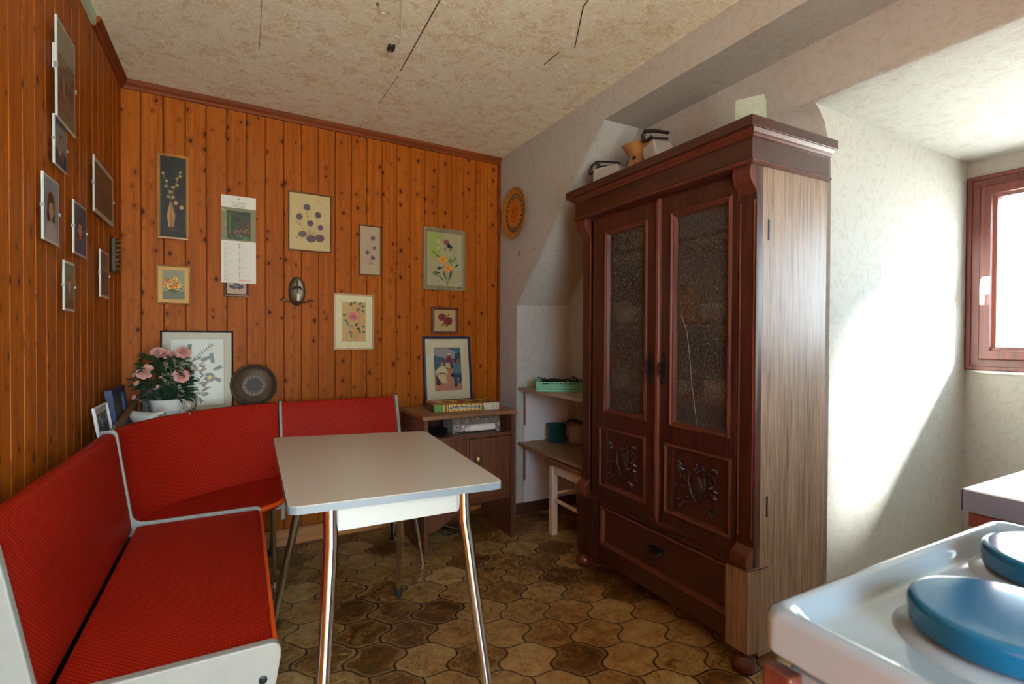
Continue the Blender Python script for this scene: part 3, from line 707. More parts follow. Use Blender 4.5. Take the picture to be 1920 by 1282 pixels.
for i, (zz, lb) in enumerate(((.5905, 'black glossy dish at the bottom of the small stack in the cabinet compartment'), (.606, 'black glossy dish on top of the small stack in the cabinet compartment'))):
    m = MB(); m.lathe([(.030, 0), (.045, .002), (.056, .014), (.053, .014), (.042, .005), (.001, .004)], (.945, 2.60, zz), 28); tag(build('black_dish', m, M['black'], smooth=True), lb, 'dish')
m = MB(); m.tube([(1.16, 2.78, .005), (1.10, 2.70, .004), (1.02, 2.68, .004), (.98, 2.74, .03), (1.0, 2.80, .07), (1.06, 2.74, .03), (1.14, 2.72, .004)], .004, 8)
tag(build('power_cable', m, M['black'], smooth=True), 'thin black cable coiled on the floor under the low cabinet', 'cable')
t = thing('wall_plug', 'small white plug lying at the skirting board left of the low cabinet', 'plug', (.752, 2.79, 0))
m = MB(); m.box(-.010, .010, -.010, .010, .03, .072); build('plug_body', m, M['white'], t, bevel=.003)
m = MB(); m.tube([(0, 0, .035), (.004, .01, .01), (.03, .04, .004)], .003); build('cord', m, M['black'], t, smooth=True)

# ================================================================== WARDROBE  (local x -> room -y, front at -y)
wd = thing('china_wardrobe', 'tall carved dark oak wardrobe with two textured glass doors and drawer', 'wardrobe', (1.50, 2.07, 0), -PI / 2)
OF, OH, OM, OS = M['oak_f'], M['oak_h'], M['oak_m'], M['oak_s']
m = MB(); m.box(.008, .028, .0, .40, .085, 1.69); build('side_panel', m, OF, wd, bevel=.001)
m = MB(); m.box(.948, .970, .022, .375, .060, 1.69); sp = build('side_panel', m, OS, wd, bevel=.001, label='pale oak side panel with window glare in its colour')
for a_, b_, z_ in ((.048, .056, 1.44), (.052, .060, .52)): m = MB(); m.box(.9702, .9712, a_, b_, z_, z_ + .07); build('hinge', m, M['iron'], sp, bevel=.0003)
m = MB(); m.box(.028, .948, .385, .395, .085, 1.69); build('back_panel', m, OF, wd)
m = MB(); m.box(.028, .948, .0, .385, .36, .378); build('bottom_board', m, OF, wd)
for z in (.872, 1.175, 1.50):
    m = MB(); m.box(.03, .946, .05, .385, z - .008, z + .008); build('shelf', m, M['cabtop'], wd)
# lower front: rails and drawer
m = MB(); m.box(.10, .90, -.004, .02, .075, .150); m.box(.10, .90, -.004, .02, .335, .384); m.box(.10, .165, -.004, .02, .15, .335); m.box(.872, .90, -.004, .02, .15, .335)
m.prism([(-.004, .340), (-.012, .342), (-.014, .349), (-.004, .352)], .10, .90, 'x'); build('front_frame', m, OH, wd, bevel=.0015)
m = MB(); m.box(.166, .871, .004, .20, .152, .333); dw = build('drawer', m, OH, wd)
m = MB(); m.ring(.166, .871, .152, .333, [(0, .004), (0, -.010), (.006, -.014), (.012, -.010), (.020, .003)]); build('drawer_moulding', m, OM, dw, bevel=.0008)
m = MB(); m.prism([(.475, .258), (.50, .268), (.517, .262), (.534, .268), (.560, .258), (.553, .243), (.534, .236), (.50, .236), (.482, .243)], -.002, .004, 'y')
m.tube([(.485, -.002, .250), (.485, -.020, .245), (.498, -.026, .222), (.517, -.028, .216), (.537, -.026, .222), (.550, -.020, .245), (.550, -.002, .250)], .0045, 8)
build('pull', m, M['iron'], dw, smooth=True, label='black iron drop pull')
# posts
def post(poly, z0, z1, mt, nm='corner_post', **k):
    m = MB(); m.prism(poly, z0, z1); return build(nm, m, mt, wd, bevel=.002, **k)
pr_ = [(.883, 0), (.883, -.035), (.968, -.035), (.9705, -.030), (.974, .055), (.974, .0)]
pr_ = [(.883, .02), (.883, -.035), (.970, -.035), (.976, .056), (.94, .056), (.94, .02)]
pl_ = [(.145, .02), (.145, -.035), (.070, -.035), (.0, -.024), (-.002, .056), (.04, .056), (.04, .02)]
post(pr_, .080, .352, OS, label='pale oak corner post with window light in its colour'); post(pl_, .080, .352, OF)
for P_ in (pr_, pl_):
    c = Vector((sum(p[0] for p in P_) / len(P_), sum(p[1] for p in P_) / len(P_)))
    m = MB(); m.prism([tuple(c + (Vector(p) - c) * 1.03) for p in P_], .352, .358); build('post_cap', m, OM, wd, bevel=.001)
# scroll brackets above the posts + corbels under the frieze
def bracket(x0, x1, z0, z1, up, mt):
    h_ = z1 - z0; pts = []
    for i in range(13):
        t = i / 12; y = -.033 + .030 * (.5 - .5 * math.cos(PI * min(1, max(0, (t - .45) / .4)))); y += -.004 * math.sin(PI * min(1, t / .45)) if t < .45 else 0
        pts.append((y, z0 + t * h_ if up else z1 - t * h_))
    m = MB(); m.prism(pts + [(.0, pts[-1][1]), (.0, pts[0][1])], x0, x1, 'x'); return build('bracket', m, mt, wd, bevel=.002, smooth=True)
bracket(.900, .966, .358, .440, True, OM); bracket(.010, .075, .358, .440, True, OM)
bracket(.896, .966, 1.575, 1.684, False, OM); bracket(.002, .072, 1.575, 1.684, False, OM)
# pilasters with chamfer
post([(.905, .02), (.905, -.004), (.966, -.004), (.9705, .002), (.9705, .022), (.94, .03)], .358, 1.684, OF, 'pilaster'); post([(.072, .02), (.072, -.004), (.020, -.004), (.004, .018), (.004, .03)], .358, 1.684, OF, 'pilaster')
for x_ in (.958, .905, .074): m = MB(); m.tube([(x_, -.004, .45), (x_, -.004, 1.57)], .0038, 6); build('bead', m, OM, wd, smooth=True)
# doors
def door(x0, x1, gx0, gx1, px0, px1, hx):
    z0, z1 = .386, 1.668; y0, y1 = -.008, .014; gz0, gz1 = .783, 1.588; pz0, pz1 = .437, .690
    m = MB(); m.box(x0, gx0, y0, y1, z0, z1); m.box(gx1, x1, y0, y1, z0, z1); m.box(gx0, gx1, y0, y1, gz1, z1); m.box(gx0, gx1, y0, y1, pz1, gz0); m.box(gx0, gx1, y0, y1, z0, pz0)
    if px0 < gx0: pass
    d = build('door', m, OF, wd, bevel=.001)
    m = MB(); m.ring(gx0 - .014, gx1 + .014, gz0 - .014, gz1 + .014, [(0, y0), (.001, y0 - .006), (.007, y0 - .009), (.012, y0 - .004), (.016, y0 - .003), (.022, .004), (.022, .012)]); build('glass_moulding', m, OM, d, smooth=False)
    m = MB(); m.box(gx0, gx1, .004, .007, gz0, gz1); build('glass', m, M['pebble'], d, label='pebbled obscure glass')
    m = MB(); m.box(px0, px1, .002, .012, pz0, pz1); build('panel', m, OF, d)
    m = MB(); m.ring(px0 - .012, px1 + .012, pz0 - .012, pz1 + .012, [(0, y0), (.001, y0 - .006), (.007, y0 - .009), (.012, y0 - .004), (.018, .002)]); build('panel_moulding', m, OM, d)
    # carving: shield with scrolling leaves
    cx, cz = (px0 + px1) / 2, (pz0 + pz1) / 2; s = (px1 - px0) / .29; m = MB(); r = random.Random(3)
    m.tube([(cx + a * s, -.004, cz + b) for a, b in ((-.035, .045), (-.040, .01), (-.02, -.035), (0, -.058), (.02, -.035), (.040, .01), (.035, .045))], .006, 8)
    m.ball((cx, .0, cz), .034, 12, (s, .35, 1.25))
    for sx in (-1, 1):
        m.tube([(cx + sx * a * s, -.003, cz + b) for a, b in ((.015, -.055), (.055, -.070), (.088, -.045), (.080, -.010), (.058, -.012))], [.003, .004, .004, .004, .005], 6)
        m.tube([(cx + sx * a * s, -.003, cz + b) for a, b in ((.03, .045), (.060, .062), (.085, .045), (.078, .020), (.062, .028))], [.003, .004, .004, .004, .005], 6)
        for i in range(15):
            a = r.uniform(.035, .098); b = r.uniform(-.085, .085); an = r.uniform(0, 6.28); L = r.uniform(.012, .026)
            p = Vector((cx + sx * a * s, -.001, cz + b)); q = p + Vector((math.cos(an) * L, -.004, math.sin(an) * L)); m.tube([p, (p + q) / 2 + Vector((0, -.005, 0)), q], [.002, .006, .0012], 6)
    for a, b in ((0, .055), (0, .070), (0, .083), (-.01, .062), (.01, .062)): m.ball((cx + a, -.004, cz + b), .006, 8)
    for a in (-.088, .088): m.ball((cx + a * s, -.003, cz + .075), .008, 8)
    build('carving', m, M['carve'], d, smooth=True, label='carved shield and leaf ornament')
    m = MB(); m.prism([(hx - .010, .93), (hx + .010, .93), (hx + .012, 1.0), (hx + .009, 1.045), (hx, 1.06), (hx - .009, 1.045), (hx - .012, 1.0)], y0 - .003, y0, 'y')
    m.tube([(hx, y0 - .002, 1.03), (hx, y0 - .022, 1.015), (hx, y0 - .024, .985), (hx, y0 - .014, .955)], [.003, .005, .006, .003], 8); m.ball((hx, y0 - .004, .945), .008, 8, (1, .5, 1.4))
    build('handle', m, M['iron'], d, smooth=True, label='black iron drop handle'); return d
door(.100, .528, .205, .453, .170, .453, .488)
dR = door(.534, .898, .610, .862, .583, .872, .562)
m = MB(); m.prism([(.522, -.008), (.522, -.016), (.528, -.022), (.540, -.022), (.546, -.016), (.546, -.008)], .378, 1.668); m.tube([(.534, -.023, .39), (.534, -.023, 1.66)], .003, 6); build('cover_strip', m, OM, dR)
m = MB(); m.tube([(.640, .0030, 1.20), (.668, .0030, 1.14), (.683, .0030, 1.05), (.694, .0030, .95), (.720, .0030, .79)], .0008, 5); build('crack', m, M['shelf'], dR, label='pale crack running down the right pane')
m = MB(); m.box(.072, .905, .0, .02, 1.668, 1.70); build('top_rail', m, OH, wd)
# frieze + cornice
def around(name, prof, mt, x0=.004, x1=.972, yb=.375, label=None, mitre=True):
    """prof = [(out, z)] swept around left side, front, right side"""
    m = MB(); rows = []
    for o_, z in prof: so = max(0, o_ - .038); rows.append([(x0 - so, yb, z), (x0 - so, -o_, z), (x1 + so, -o_, z), (x1 + so, yb, z)])
    m.grid(rows); m.quad(*[r[0] for r in rows]); m.quad(*[r[3] for r in rows]); return build(name, m, mt, wd, label=label)
around('frieze', [(.0, 1.684), (.042, 1.684), (.042, 1.775), (0, 1.775)], OH)
around('frieze_bead', [(.0, 1.679), (.046, 1.680), (.052, 1.684), (.052, 1.690), (.046, 1.694), (.0, 1.694)], OM)
around('cornice_moulding', [(.0, 1.762), (.044, 1.762), (.050, 1.764), (.052, 1.770), (.057, 1.774), (.062, 1.781), (.064, 1.785), (0, 1.786)], OM)
m = MB(); m.box(.004 - .033, .972 + .031, -.080, .382, 1.785, 1.8185); build('top', m, OH, wd, bevel=.002)
# bun feet
for x, y in ((.035, 0.0), (.928, .0), (.035, .33), (.928, .33)):
    m = MB(); m.lathe([(.022, 0), (.036, .006), (.042, .022), (.040, .040), (.028, .054), (.024, .058), (.032, .064), (.034, .082)], (x, y, 0), 24); build('foot', m, M['oak_m'], wd, smooth=True)
# crockery seen dimly through the glass
def pot(name, label, cat, prof, c, mt, extra=None):
    t = thing(name, label, cat, c); m = MB(); m.lathe(prof, (0, 0, 0), 26); build('vessel', m, M[mt], t, smooth=True)
    if extra: extra(t)
    return t
def ear(t, r, z0, z1, mt):
    m = MB(); m.tube([(0, -r * .9, z0), (0, -r * 1.6, z0 + .005), (0, -r * 1.8, (z0 + z1) / 2), (0, -r * 1.5, z1), (0, -r * .9, z1)], .005, 8); build('handle', m, M[mt], t, smooth=True)
pot('ceramic_jug', 'orange jug blurred behind the right glass door of the wardrobe', 'jug', [(.035, 0), (.055, .02), (.058, .07), (.040, .11), (.034, .13), (.040, .145), (.034, .145), (.001, .13)], (1.63, 1.515, 1.1835), 'wicker', lambda t: ear(t, .05, .03, .11, 'wicker'))
pot('ceramic_bowl', 'pale bowl beside the orange jug behind the right glass door', 'bowl', [(.025, 0), (.05, .02), (.065, .06), (.060, .06), (.001, .02)], (1.62, 1.37, 1.1835), 'whitec')
pot('ceramic_cup', 'pale cup standing low behind the right glass door near the crack', 'cup', [(.022, 0), (.035, .01), (.038, .06), (.034, .06), (.001, .01)], (1.61, 1.545, .8805), 'whitec', lambda t: ear(t, .036, .012, .05, 'whitec'))
pot('ceramic_cup', 'cream cup standing low at the right edge behind the right glass door', 'cup', [(.022, 0), (.038, .01), (.042, .07), (.038, .07), (.001, .01)], (1.61, 1.36, .8805), 'wax', lambda t: ear(t, .036, .012, .05, 'wax'))
pot('ceramic_bowl', 'pale bowl at mid height behind the left glass door', 'bowl', [(.025, 0), (.05, .02), (.060, .07), (.055, .07), (.001, .02)], (1.62, 1.86, 1.1835), 'whitec')
pot('ceramic_bowl', 'dim grey bowl standing low behind the left glass door', 'bowl', [(.03, 0), (.06, .02), (.065, .08), (.060, .08), (.001, .02)], (1.63, 1.90, .8805), 'lilac')

# on top of the wardrobe
ZT = 1.819
t = thing('lidded_canister', 'white canister with looped black wire handle at the left end of the wardrobe top', 'canister', (1.60, 1.965, ZT), math.radians(20))
m = MB(); m.box(-.06, .06, -.06, .075, 0, .110); build('body', m, M['lilac'], t, bevel=.008)
m = MB(); m.tube([(-.03, .115, .105), (-.03, .10, .135), (-.03, .075, .150), (-.03, .055, .135), (-.03, .075, .112), (-.03, .105, .098), (-.03, .118, .105)], .006, 8)
m.tube([(-.03, .075, .115), (-.03, .07, .152), (-.03, .0, .135), (-.03, -.055, .118)], .005, 8); m.tube([(-.03, .07, .125), (-.03, -.055, .108)], .005, 8); build('wire_handle', m, M['black'], t, smooth=True, label='black wire handle')
t = thing('ceramic_jug', 'ochre glazed jug with wide spout on top of the wardrobe', 'jug', (1.64, 1.800, ZT))
m = MB()
prof = [(.055, 0), (.075, .03), (.078, .07), (.060, .105), (.058, .125), (.078, .165), (.085, .172)]
rows = []
for r_, h_ in prof:
    rw = []
    for k in range(28):
        th = 2 * PI * k / 28; q = max(0, math.cos(th - PI * .60)) ** 5 * max(0, (h_ - .09) / .08)
        rw.append(((r_ + .022 * q) * math.cos(th), (r_ + .022 * q) * math.sin(th), h_ + .016 * q))
    rows.append(rw)
m.grid(rows, closed=True); m.quad(*rows[0]); m.ball((-.072, -.035, .085), .008, 8)
build('body', m, M['ochre'], t, smooth=True)
m = MB(); m.ball((-.070, -.022, .100), .009, 8); build('spout_hole', m, M['black'], t)
t = thing('lidded_canister', 'white canister tilted with broad black clamp right of the ochre jug', 'canister', (1.60, 1.622, ZT), math.radians(-5))
m = MB(); m.T = Matrix.Translation((0, 0, .012)) @ Matrix.Rotation(math.radians(-16), 4, 'X'); m.box(-.05, .05, -.020, .06, .0, .125); build('body', m, M['lilac'], t, bevel=.006)
m = MB(); m.tube([(-.045, .085, .150), (-.045, .09, .175), (-.045, .075, .192), (-.045, .0, .165), (-.045, -.075, .130)], [.009, .009, .009, .008, .007], 8)
m.tube([(-.045, .085, .150), (-.045, .055, .145), (-.045, .03, .15)], .008, 8); m.tube([(-.045, .04, .150), (-.045, -.07, .108)], .005, 8); build('clamp_handle', m, M['black'], t, smooth=True, label='black clamp handle')
t = thing('wooden_plate', 'small round wooden plate at the front corner of the wardrobe top', 'plate', (1.545, 1.165, ZT))
m = MB(); m.lathe([(.05, 0), (.068, .004), (.076, .016), (.072, .018), (.064, .010), (.001, .008)], (0, 0, 0), 32); build('dish', m, M['cabtop'], t, smooth=True)
t = thing('leaflet_stack', 'fanned stack of greenish white leaflets on the wooden plate', 'papers', (1.545, 1.165, ZT + .011), math.radians(-62))
r = random.Random(9); m = MB()
for i in range(16):
    y = -.040 + i * .005; sh = .0006 * i * i; hh = .094 + r.random() * .004
    m.T = Matrix.Translation((sh * .0, y, 0)) @ Matrix.Rotation(math.radians(-8 + i * .9 + r.uniform(-1, 1)), 4, 'X'); m.m = i % 2; m.box(-.045, .042, -.0018, .0018, 0, hh)
build('sheets', m, [M['leaflet'], plain('green_leaflet', (.20, .32, .14), .7)], t)

# ================================================================== NICHE
def shelfboard(z, mt, lbl, y0=2.125):
    t = thing('wall_shelf', lbl, 'shelf', (1.76, 2.45, z))
    m = MB(); m.box(1.545, 1.975, y0, YN - .007, z - .017, z); build('board', m, M[mt], t, bevel=.002, world=True)
    for x in (1.592, 1.93):
        m = MB(); m.box(x - .006, x + .006, YN - .012, YN - .0065, z - .24, z - .018); m.box(x - .006, x + .006, YN - .25, YN - .008, z - .021, z - .0175); 
        m.tube([(x + .006, YN - .016, z - .03), (x + .008, YN - .018, z - .25)], .0022, 6); build('bracket', m, M['steel'], t, world=True)
    return t
shelfboard(.800, 'shelf', 'upper pale board shelf in the niche beside the wardrobe')
shelfboard(.456, 'shelf2', 'lower brown stained board shelf in the niche beside the wardrobe')
t = thing('plastic_basket', 'green plastic basket on the upper niche shelf', 'basket', (1.70, 2.56, .8005), math.radians(-28))
L, W_, hh = .30, .23, .055
m = MB()
m.box(-L / 2, L / 2, -W_ / 2, W_ / 2, 0, .004)
for z in (.004, .018, .032): 
    for s in (-1, 1): m.box(-L / 2, L / 2, s * W_ / 2 - .0015, s * W_ / 2 + .0015, z, z + .009); m.box(s * L / 2 - .0015, s * L / 2 + .0015, -W_ / 2, W_ / 2, z, z + .009)
for i in range(25):
    x = -L / 2 + L * i / 24
    for s in (-1, 1): m.box(x - .002, x + .002, s * W_ / 2 - .002, s * W_ / 2 + .002, 0, hh)
for i in range(19):
    y = -W_ / 2 + W_ * i / 18
    for s in (-1, 1): m.box(s * L / 2 - .002, s * L / 2 + .002, y - .002, y + .002, 0, hh)
for s in (-1, 1): m.box(-L / 2 - .004, L / 2 + .004, s * W_ / 2 - .005, s * W_ / 2 + .005, hh - .006, hh); m.box(s * L / 2 - .005, s * L / 2 + .005, -W_ / 2 - .004, W_ / 2 + .004, hh - .006, hh)
build('crate', m, M['greenp'], t)
r = random.Random(12); m = MB()
for i in range(70):
    p = Vector((r.uniform(-.11, .12), r.uniform(-.08, .08), r.uniform(.03, .052))); q = p + Vector((r.uniform(-.04, .04), r.uniform(-.04, .04), r.uniform(-.01, .025))); m.tube([p, (p + q) / 2 + Vector((0, 0, .01)), q], .0035, 5)
o = build('netting_pile', m, M['black'], smooth=True); o.location = (1.70, 2.56, .8005); o.rotation_euler = (0, 0, math.radians(-28)); tag(o, 'tangled black netting lying in the green plastic basket', 'netting')
pot('enamel_pot', 'teal enamel pot on the lower niche shelf', 'pot', [(.056, 0), (.060, .006), (.060, .100), (.064, .104), (.064, .110), (.058, .110), (.056, .008), (.001, .006)], (1.775, 2.715, .4565), 'teal')
def lad(t):
    m = MB(); m.tube([(-.066, .03, .118), (-.045, .02, .135), (-.01, .01, .130), (.05, -.02, .104)], [.008, .010, .012, .010], 10); build('ladle_handle', m, M['black'], t, smooth=True, label='black handle lying across the rim')
pot('enamel_pot', 'pale lilac pot with black handle on the lower niche shelf', 'pot', [(.052, 0), (.056, .006), (.060, .100), (.063, .104), (.060, .108), (.054, .106), (.052, .008), (.001, .006)], (1.886, 2.640, .4565), 'lilac', lad)
t = thing('wooden_stool', 'cream painted stool with dark wooden seat under the niche shelves', 'stool', (1.72, 2.28, 0))
m = MB(); m.prism([(1.535, 2.475), (1.90, 2.475), (1.90, 2.12), (1.535, 2.12)], .405, .432); build('seat', m, M['darkseat'], t, bevel=.008, world=True)
for x, y in ((1.575, 2.435), (1.86, 2.435), (1.575, 2.15), (1.86, 2.15)):
    m = MB(); m.box(x - .018, x + .018, y - .018, y + .018, 0, .405); build('leg', m, M['whitewood'], t, bevel=.003, world=True)
m = MB(); m.box(1.562, 1.580, 2.168, 2.417, .350, .404); m.box(1.593, 1.842, 2.425, 2.443, .350, .404); m.box(1.593, 1.842, 2.142, 2.160, .350, .404); build('apron', m, M['whitewood'], t, bevel=.002, world=True)
for a, b in (((1.575, 2.168, .20), (1.575, 2.417, .20)), ((1.86, 2.168, .20), (1.86, 2.417, .20)), ((1.593, 2.435, .23), (1.842, 2.435, .23))):
    m = MB(); m.tube([a, b], .011, 8); build('rung', m, M['whitewood'], t, world=True)

# ================================================================== STOVE + WORKTOP
st = thing('kitchen_stove', 'white enamel stove at the lower right with raised rim', 'stove', (.72, .06, 0))
x0, x1, y0, y1 = .452, .968, -.25, .325
def rr(x0, x1, y0, y1, r, k=5):
    o = []
    for cx, cy, a0 in ((x1 - r, y1 - r, 0), (x0 + r, y1 - r, 90), (x0 + r, y0 + r, 180), (x1 - r, y0 + r, 270)):
        for i in range(k + 1): a = math.radians(a0 + 90 * i / k); o.append((cx + r * math.cos(a), cy + r * math.sin(a)))
    return o
m = MB(); rows = []
for ins, z, r in ((.004, .816, .012), (0, .820, .014), (0, .850, .014), (.003, .857, .016), (.009, .860, .018), (.016, .858, .02), (.021, .850, .021), (.026, .843, .022), (.034, .8412, .03), (.045, .841, .03), (.10, .841, .03)):
    rows.append([(x, y, z) for x, y in rr(x0 + ins, x1 - ins, y0 + ins, y1 - ins, r)])
m.grid(rows, closed=True); m.quad(*rows[-1]); m.quad(*rows[0]); build('hob', m, M['enamel'], st, smooth=True, world=True, wn=True)
for cx, cy, r_ in ((.61, .19, .075), (.83, .20, .085)):
    m = MB(); m.lathe([(r_ + .012, .840), (r_ + .006, .846), (r_ - .002, .847), (r_ - .006, .850), (.001, .850)], (cx, cy, 0), 48); build('hotplate', m, M['enamel'], st, smooth=True, world=True, wn=True)
m = MB(); m.box(x0 + .020, x1 - .012, y0 + .02, y1 - .014, .06, .802); build('oven_body', m, M['enamel'], st, bevel=.006, world=True)
m = MB(); m.box(x0 + .03, x1 - .02, y0 + .03, y1 - .022, .80, .814); build('shadow_gap', m, M['black'], st, world=True)
m = MB(); m.box(x0 - .006, x0 + .014, y1 - .035, y1 - .006, .10, .806); cs_ = build('corner_strip', m, M['oak_m'], st, bevel=.003, world=True, label='reddish wooden corner strip')
m = MB(); m.lathe([(.004, 0), (.004, .002), (.002, .003)], (0, 0, 0), 12, 'y'); o = build('screw', m, M['iron'], cs_, smooth=True); o.location = chain(st).inverted() @ Vector((x0 - .0062, y1 - .022, .775)); o.rotation_euler = (0, 0, -PI / 2)
for i, (cx, cy, r_, lb) in enumerate(((.61, .19, .075, 'blue enamel hotplate lid nearest the left edge of the stove'), (.83, .20, .085, 'blue enamel hotplate lid farther back beside the worktop'))):
    t = thing('hotplate_lid', lb, 'hotplate cover', (cx, cy, .8505), 0, 'blue hotplate lids')
    m = MB(); m.lathe([(r_ - .004, 0), (r_ - .001, .002), (r_, .018), (r_ - .0015, .0225), (r_ - .004, .0245), (r_ - .008, .0250), (r_ * .6, .0250), (.001, .025)], (0, 0, 0), 64); build('cover', m, M['blue'], t, smooth=True, wn=True)
wt = thing('worktop_unit', 'white topped kitchen unit with dark grey front edge below the window', 'worktop', (1.3, .1, 0))
m = MB(); m.box(1.075, 1.68, -.45, .400, .830, .868); top = build('worktop', m, M['white'], wt, bevel=.002, world=True)
m = MB(); m.box(1.0735, 1.0755, -.45, .400, .831, .866); m.box(1.0735, 1.68, .3985, .4015, .831, .866); build('edge_band', m, M['grey'], wt, world=True)
m = MB(); m.box(1.09, 1.65, -.45, .390, .0, .829); build('cupboard_body', m, M['white'], wt, bevel=.002, world=True)
m = MB(); m.box(1.078, 1.0895, -.43, .392, .805, .8285); build('front_strip', m, M['winwood'], wt, world=True)

# ================================================================== PICTURES
def pic(name, label, kind, w_, h_, fw, fd, fm, matc, matw, art, glass=True, loc=None, rz=0, tilt=0, group=None, artkw=None):
    t = thing(name, label, kind, loc, rz, group, tilt)
    if fw:
        m = MB(); m.ring(-w_ / 2, w_ / 2, 0, h_, [(fw, -.002), (0, -.002), (0, -fd + .002), (.002, -fd), (fw * .55, -fd - .001), (fw * .8, -fd + .003), (fw, -fd + .005), (fw, -.002)]); build('frame', m, M[fm], t)
    bd = -fd * .45 if fw else -fd
    m = MB(); m.box(-w_ / 2 + fw * .5, w_ / 2 - fw * .5, bd, -.001 if fw else -fd + .003, fw * .5, h_ - fw * .5)
    bk = build('mount', m, plain(name + '_mount', tuple(lin(c) for c in matc), .7, var=.04), t)
    a = Art(bd - .0004); art(a, w_ - 2 * fw - 2 * matw, h_ - 2 * fw - 2 * matw, fw + matw)
    a.make('print', t, step=min(.00005, .0028 / len(a.p)))
    if glass:
        m = MB(); y = (-fd + .004) if fw else -fd - .005; m.box(-w_ / 2 + fw, w_ / 2 - fw, y - .0006, y, fw, h_ - fw); build('glass', m, M['glass'], t)
    return t
def bpic(name, label, kind, s0, s1, z0, z1, fw, fd, fm, matc, matw, art, off=.003, **k):
    return pic(name, label, kind, s1 - s0, z1 - z0, fw, fd, fm, matc, matw, art, loc=on_back((s0 + s1) / 2, z0, off), rz=bang, **k)

def a_vase(a, w_, h_, b):
    a.rect(-w_ / 2, b, w_ / 2, b + h_, (26, 20, 20)); cx = -w_ * .10
    def V(x, z): return (cx + (x - 220) / 370 * w_, b + (1165 - z) / 1070 * h_)
    straw = (196, 150, 84)
    a.poly([V(215, 680), V(165, 880), V(190, 1035), V(218, 1035), V(222, 700)], straw).poly([V(228, 680), V(290, 870), V(265, 1035), V(228, 1035), V(224, 700)], (180, 120, 62)).line([V(222, 690), V(222, 1035)], .0015, (70, 40, 20))
    a.line([V(222, 660), V(180, 500), V(112, 320)], .0022, straw).line([V(226, 660), V(270, 520), V(360, 300)], .0022, straw)
    for x, z in ((112, 320), (165, 420), (220, 560), (360, 285), (362, 340), (310, 375), (322, 465), (247, 497), (150, 495), (185, 630), (262, 630)): p = V(x, z); a.ell(p[0], p[1], .0055, .0065, (205, 175, 120), 10)
    for x, z in ((295, 705), (378, 758)): p = V(x, z); a.ell(p[0], p[1], .009, .010, (214, 165, 95), 9)
    a.line([V(170, 1050), V(325, 1062)], .0016, (176, 105, 50)).line([V(200, 1075), V(380, 1086)], .0016, (176, 105, 50))
bpic('straw_vase_picture', 'tall black picture of a straw vase with catkins in a golden wood frame', 'picture', .126, .252, 1.574, 1.977, .012, .020, 'gold', (26, 20, 20), 0, a_vase)
def a_sun(a, w_, h_, b):
    a.rect(-w_ / 2, b, w_ / 2, b + h_, (138, 134, 104)).rect(-w_ / 2, b, w_ / 2, b + h_ * .27, (104, 106, 80)).ell(0, b + h_ * .3, .02, .012, (70, 90, 60))
    r = random.Random(2)
    for i in range(26): t = r.random() * 6.28; q = r.random() ** .5; a.leaf(.036 * q * math.cos(t), b + h_ * .52 + .030 * q * math.sin(t), .012, .006, t, (70, 84, 30))
    for i in range(24): t = r.random() * 6.28; q = r.random() ** .5; a.daisy(.036 * q * math.cos(t), b + h_ * .53 + .028 * q * math.sin(t), .0095, 9, random.choice([(216, 150, 16), (210, 110, 12), (235, 185, 40)]), (60, 24, 10), .5, .32)
bpic('sunflower_bouquet_picture', 'small picture of a yellow flower bouquet in a light wooden frame', 'picture', .121, .258, 1.264, 1.451, .007, .016, 'gold', (206, 160, 96), .017, a_sun, glass=False)
def a_ducks(a, w_, h_, b):
    a.rect(-w_ / 2, b, w_ / 2, b + h_, (176, 150, 122))
    for x, z in ((-.018, .035), (.018, .035), (0, .05), (-.02, .075), (.02, .09)): a.ell(x, b + z, .016, .009, (64, 48, 50), 12, .3 if x > 0 else -.3)
    a.leaf(-.03, b + .03, .05, .012, .1, (64, 48, 50)).leaf(.005, b + .022, .03, .009, .6, (64, 48, 50))
bpic('small_silhouette_picture', 'small dark framed print mostly hidden behind the hanging calendar', 'picture', .400, .513, 1.313, 1.475, .013, .012, 'redf', (176, 150, 122), 0, a_ducks, off=.002, glass=False)
def a_press(a, w_, h_, b):
    def V(x, z): return (-w_ / 2 + (x - 28) / 310 * w_, b + (480 - z) / 415 * h_)
    stem = (120, 84, 50); vio = (86, 62, 84)
    for x, z in ((158, 165), (243, 212), (100, 238), (185, 280), (262, 305)):
        p = V(x, z); q = V(185 + (x - 170) * .15, 390); mdl = ((p[0] + q[0]) / 2 + (p[0] - q[0]) * .25, (p[1] + q[1]) / 2); a.line([q, mdl, p], .0012, stem)
    for k in range(9): p = V(160 + k * 8, 345 + (k % 3) * 8); q = V(180 + k * 2, 400); a.line([q, p], .001, (150, 110, 60)); a.leaf(p[0], p[1], .008, .003, 1.2, (170, 120, 60))
    for x, z, r_ in ((158, 162, .0195), (243, 212, .020), (100, 238, .020), (185, 280, .019), (262, 305, .0175)): p = V(x, z); a.daisy(p[0], p[1], r_, 9, vio, (110, 66, 70), .55, .2, x)
    for x, z, rx, rz_ in ((125, 365, .022, .017), (190, 395, .025, .020), (257, 385, .024, .021)): p = V(x, z); a.ell(p[0], p[1], rx, rz_, (92, 66, 66), 14, .1); a.line([(p[0] - rx * .7, p[1]), (p[0] + rx * .7, p[1])], .0008, (60, 40, 40))
    for x, z in ((150, 215), (155, 232), (95, 285), (108, 295), (75, 395), (90, 385)): p = V(x, z); a.leaf(p[0], p[1], .014, .006, 2 + x, (186, 130, 70))
    a.line([V(225, 85), V(335, 178)], .0014, (120, 110, 80))
bpic('pressed_flower_picture', 'framed pressed purple flowers on cream paper, largest picture near the calendar', 'picture', .698, .919, 1.572, 1.886, .007, .014, 'brownf', (206, 178, 128), 0, a_press)
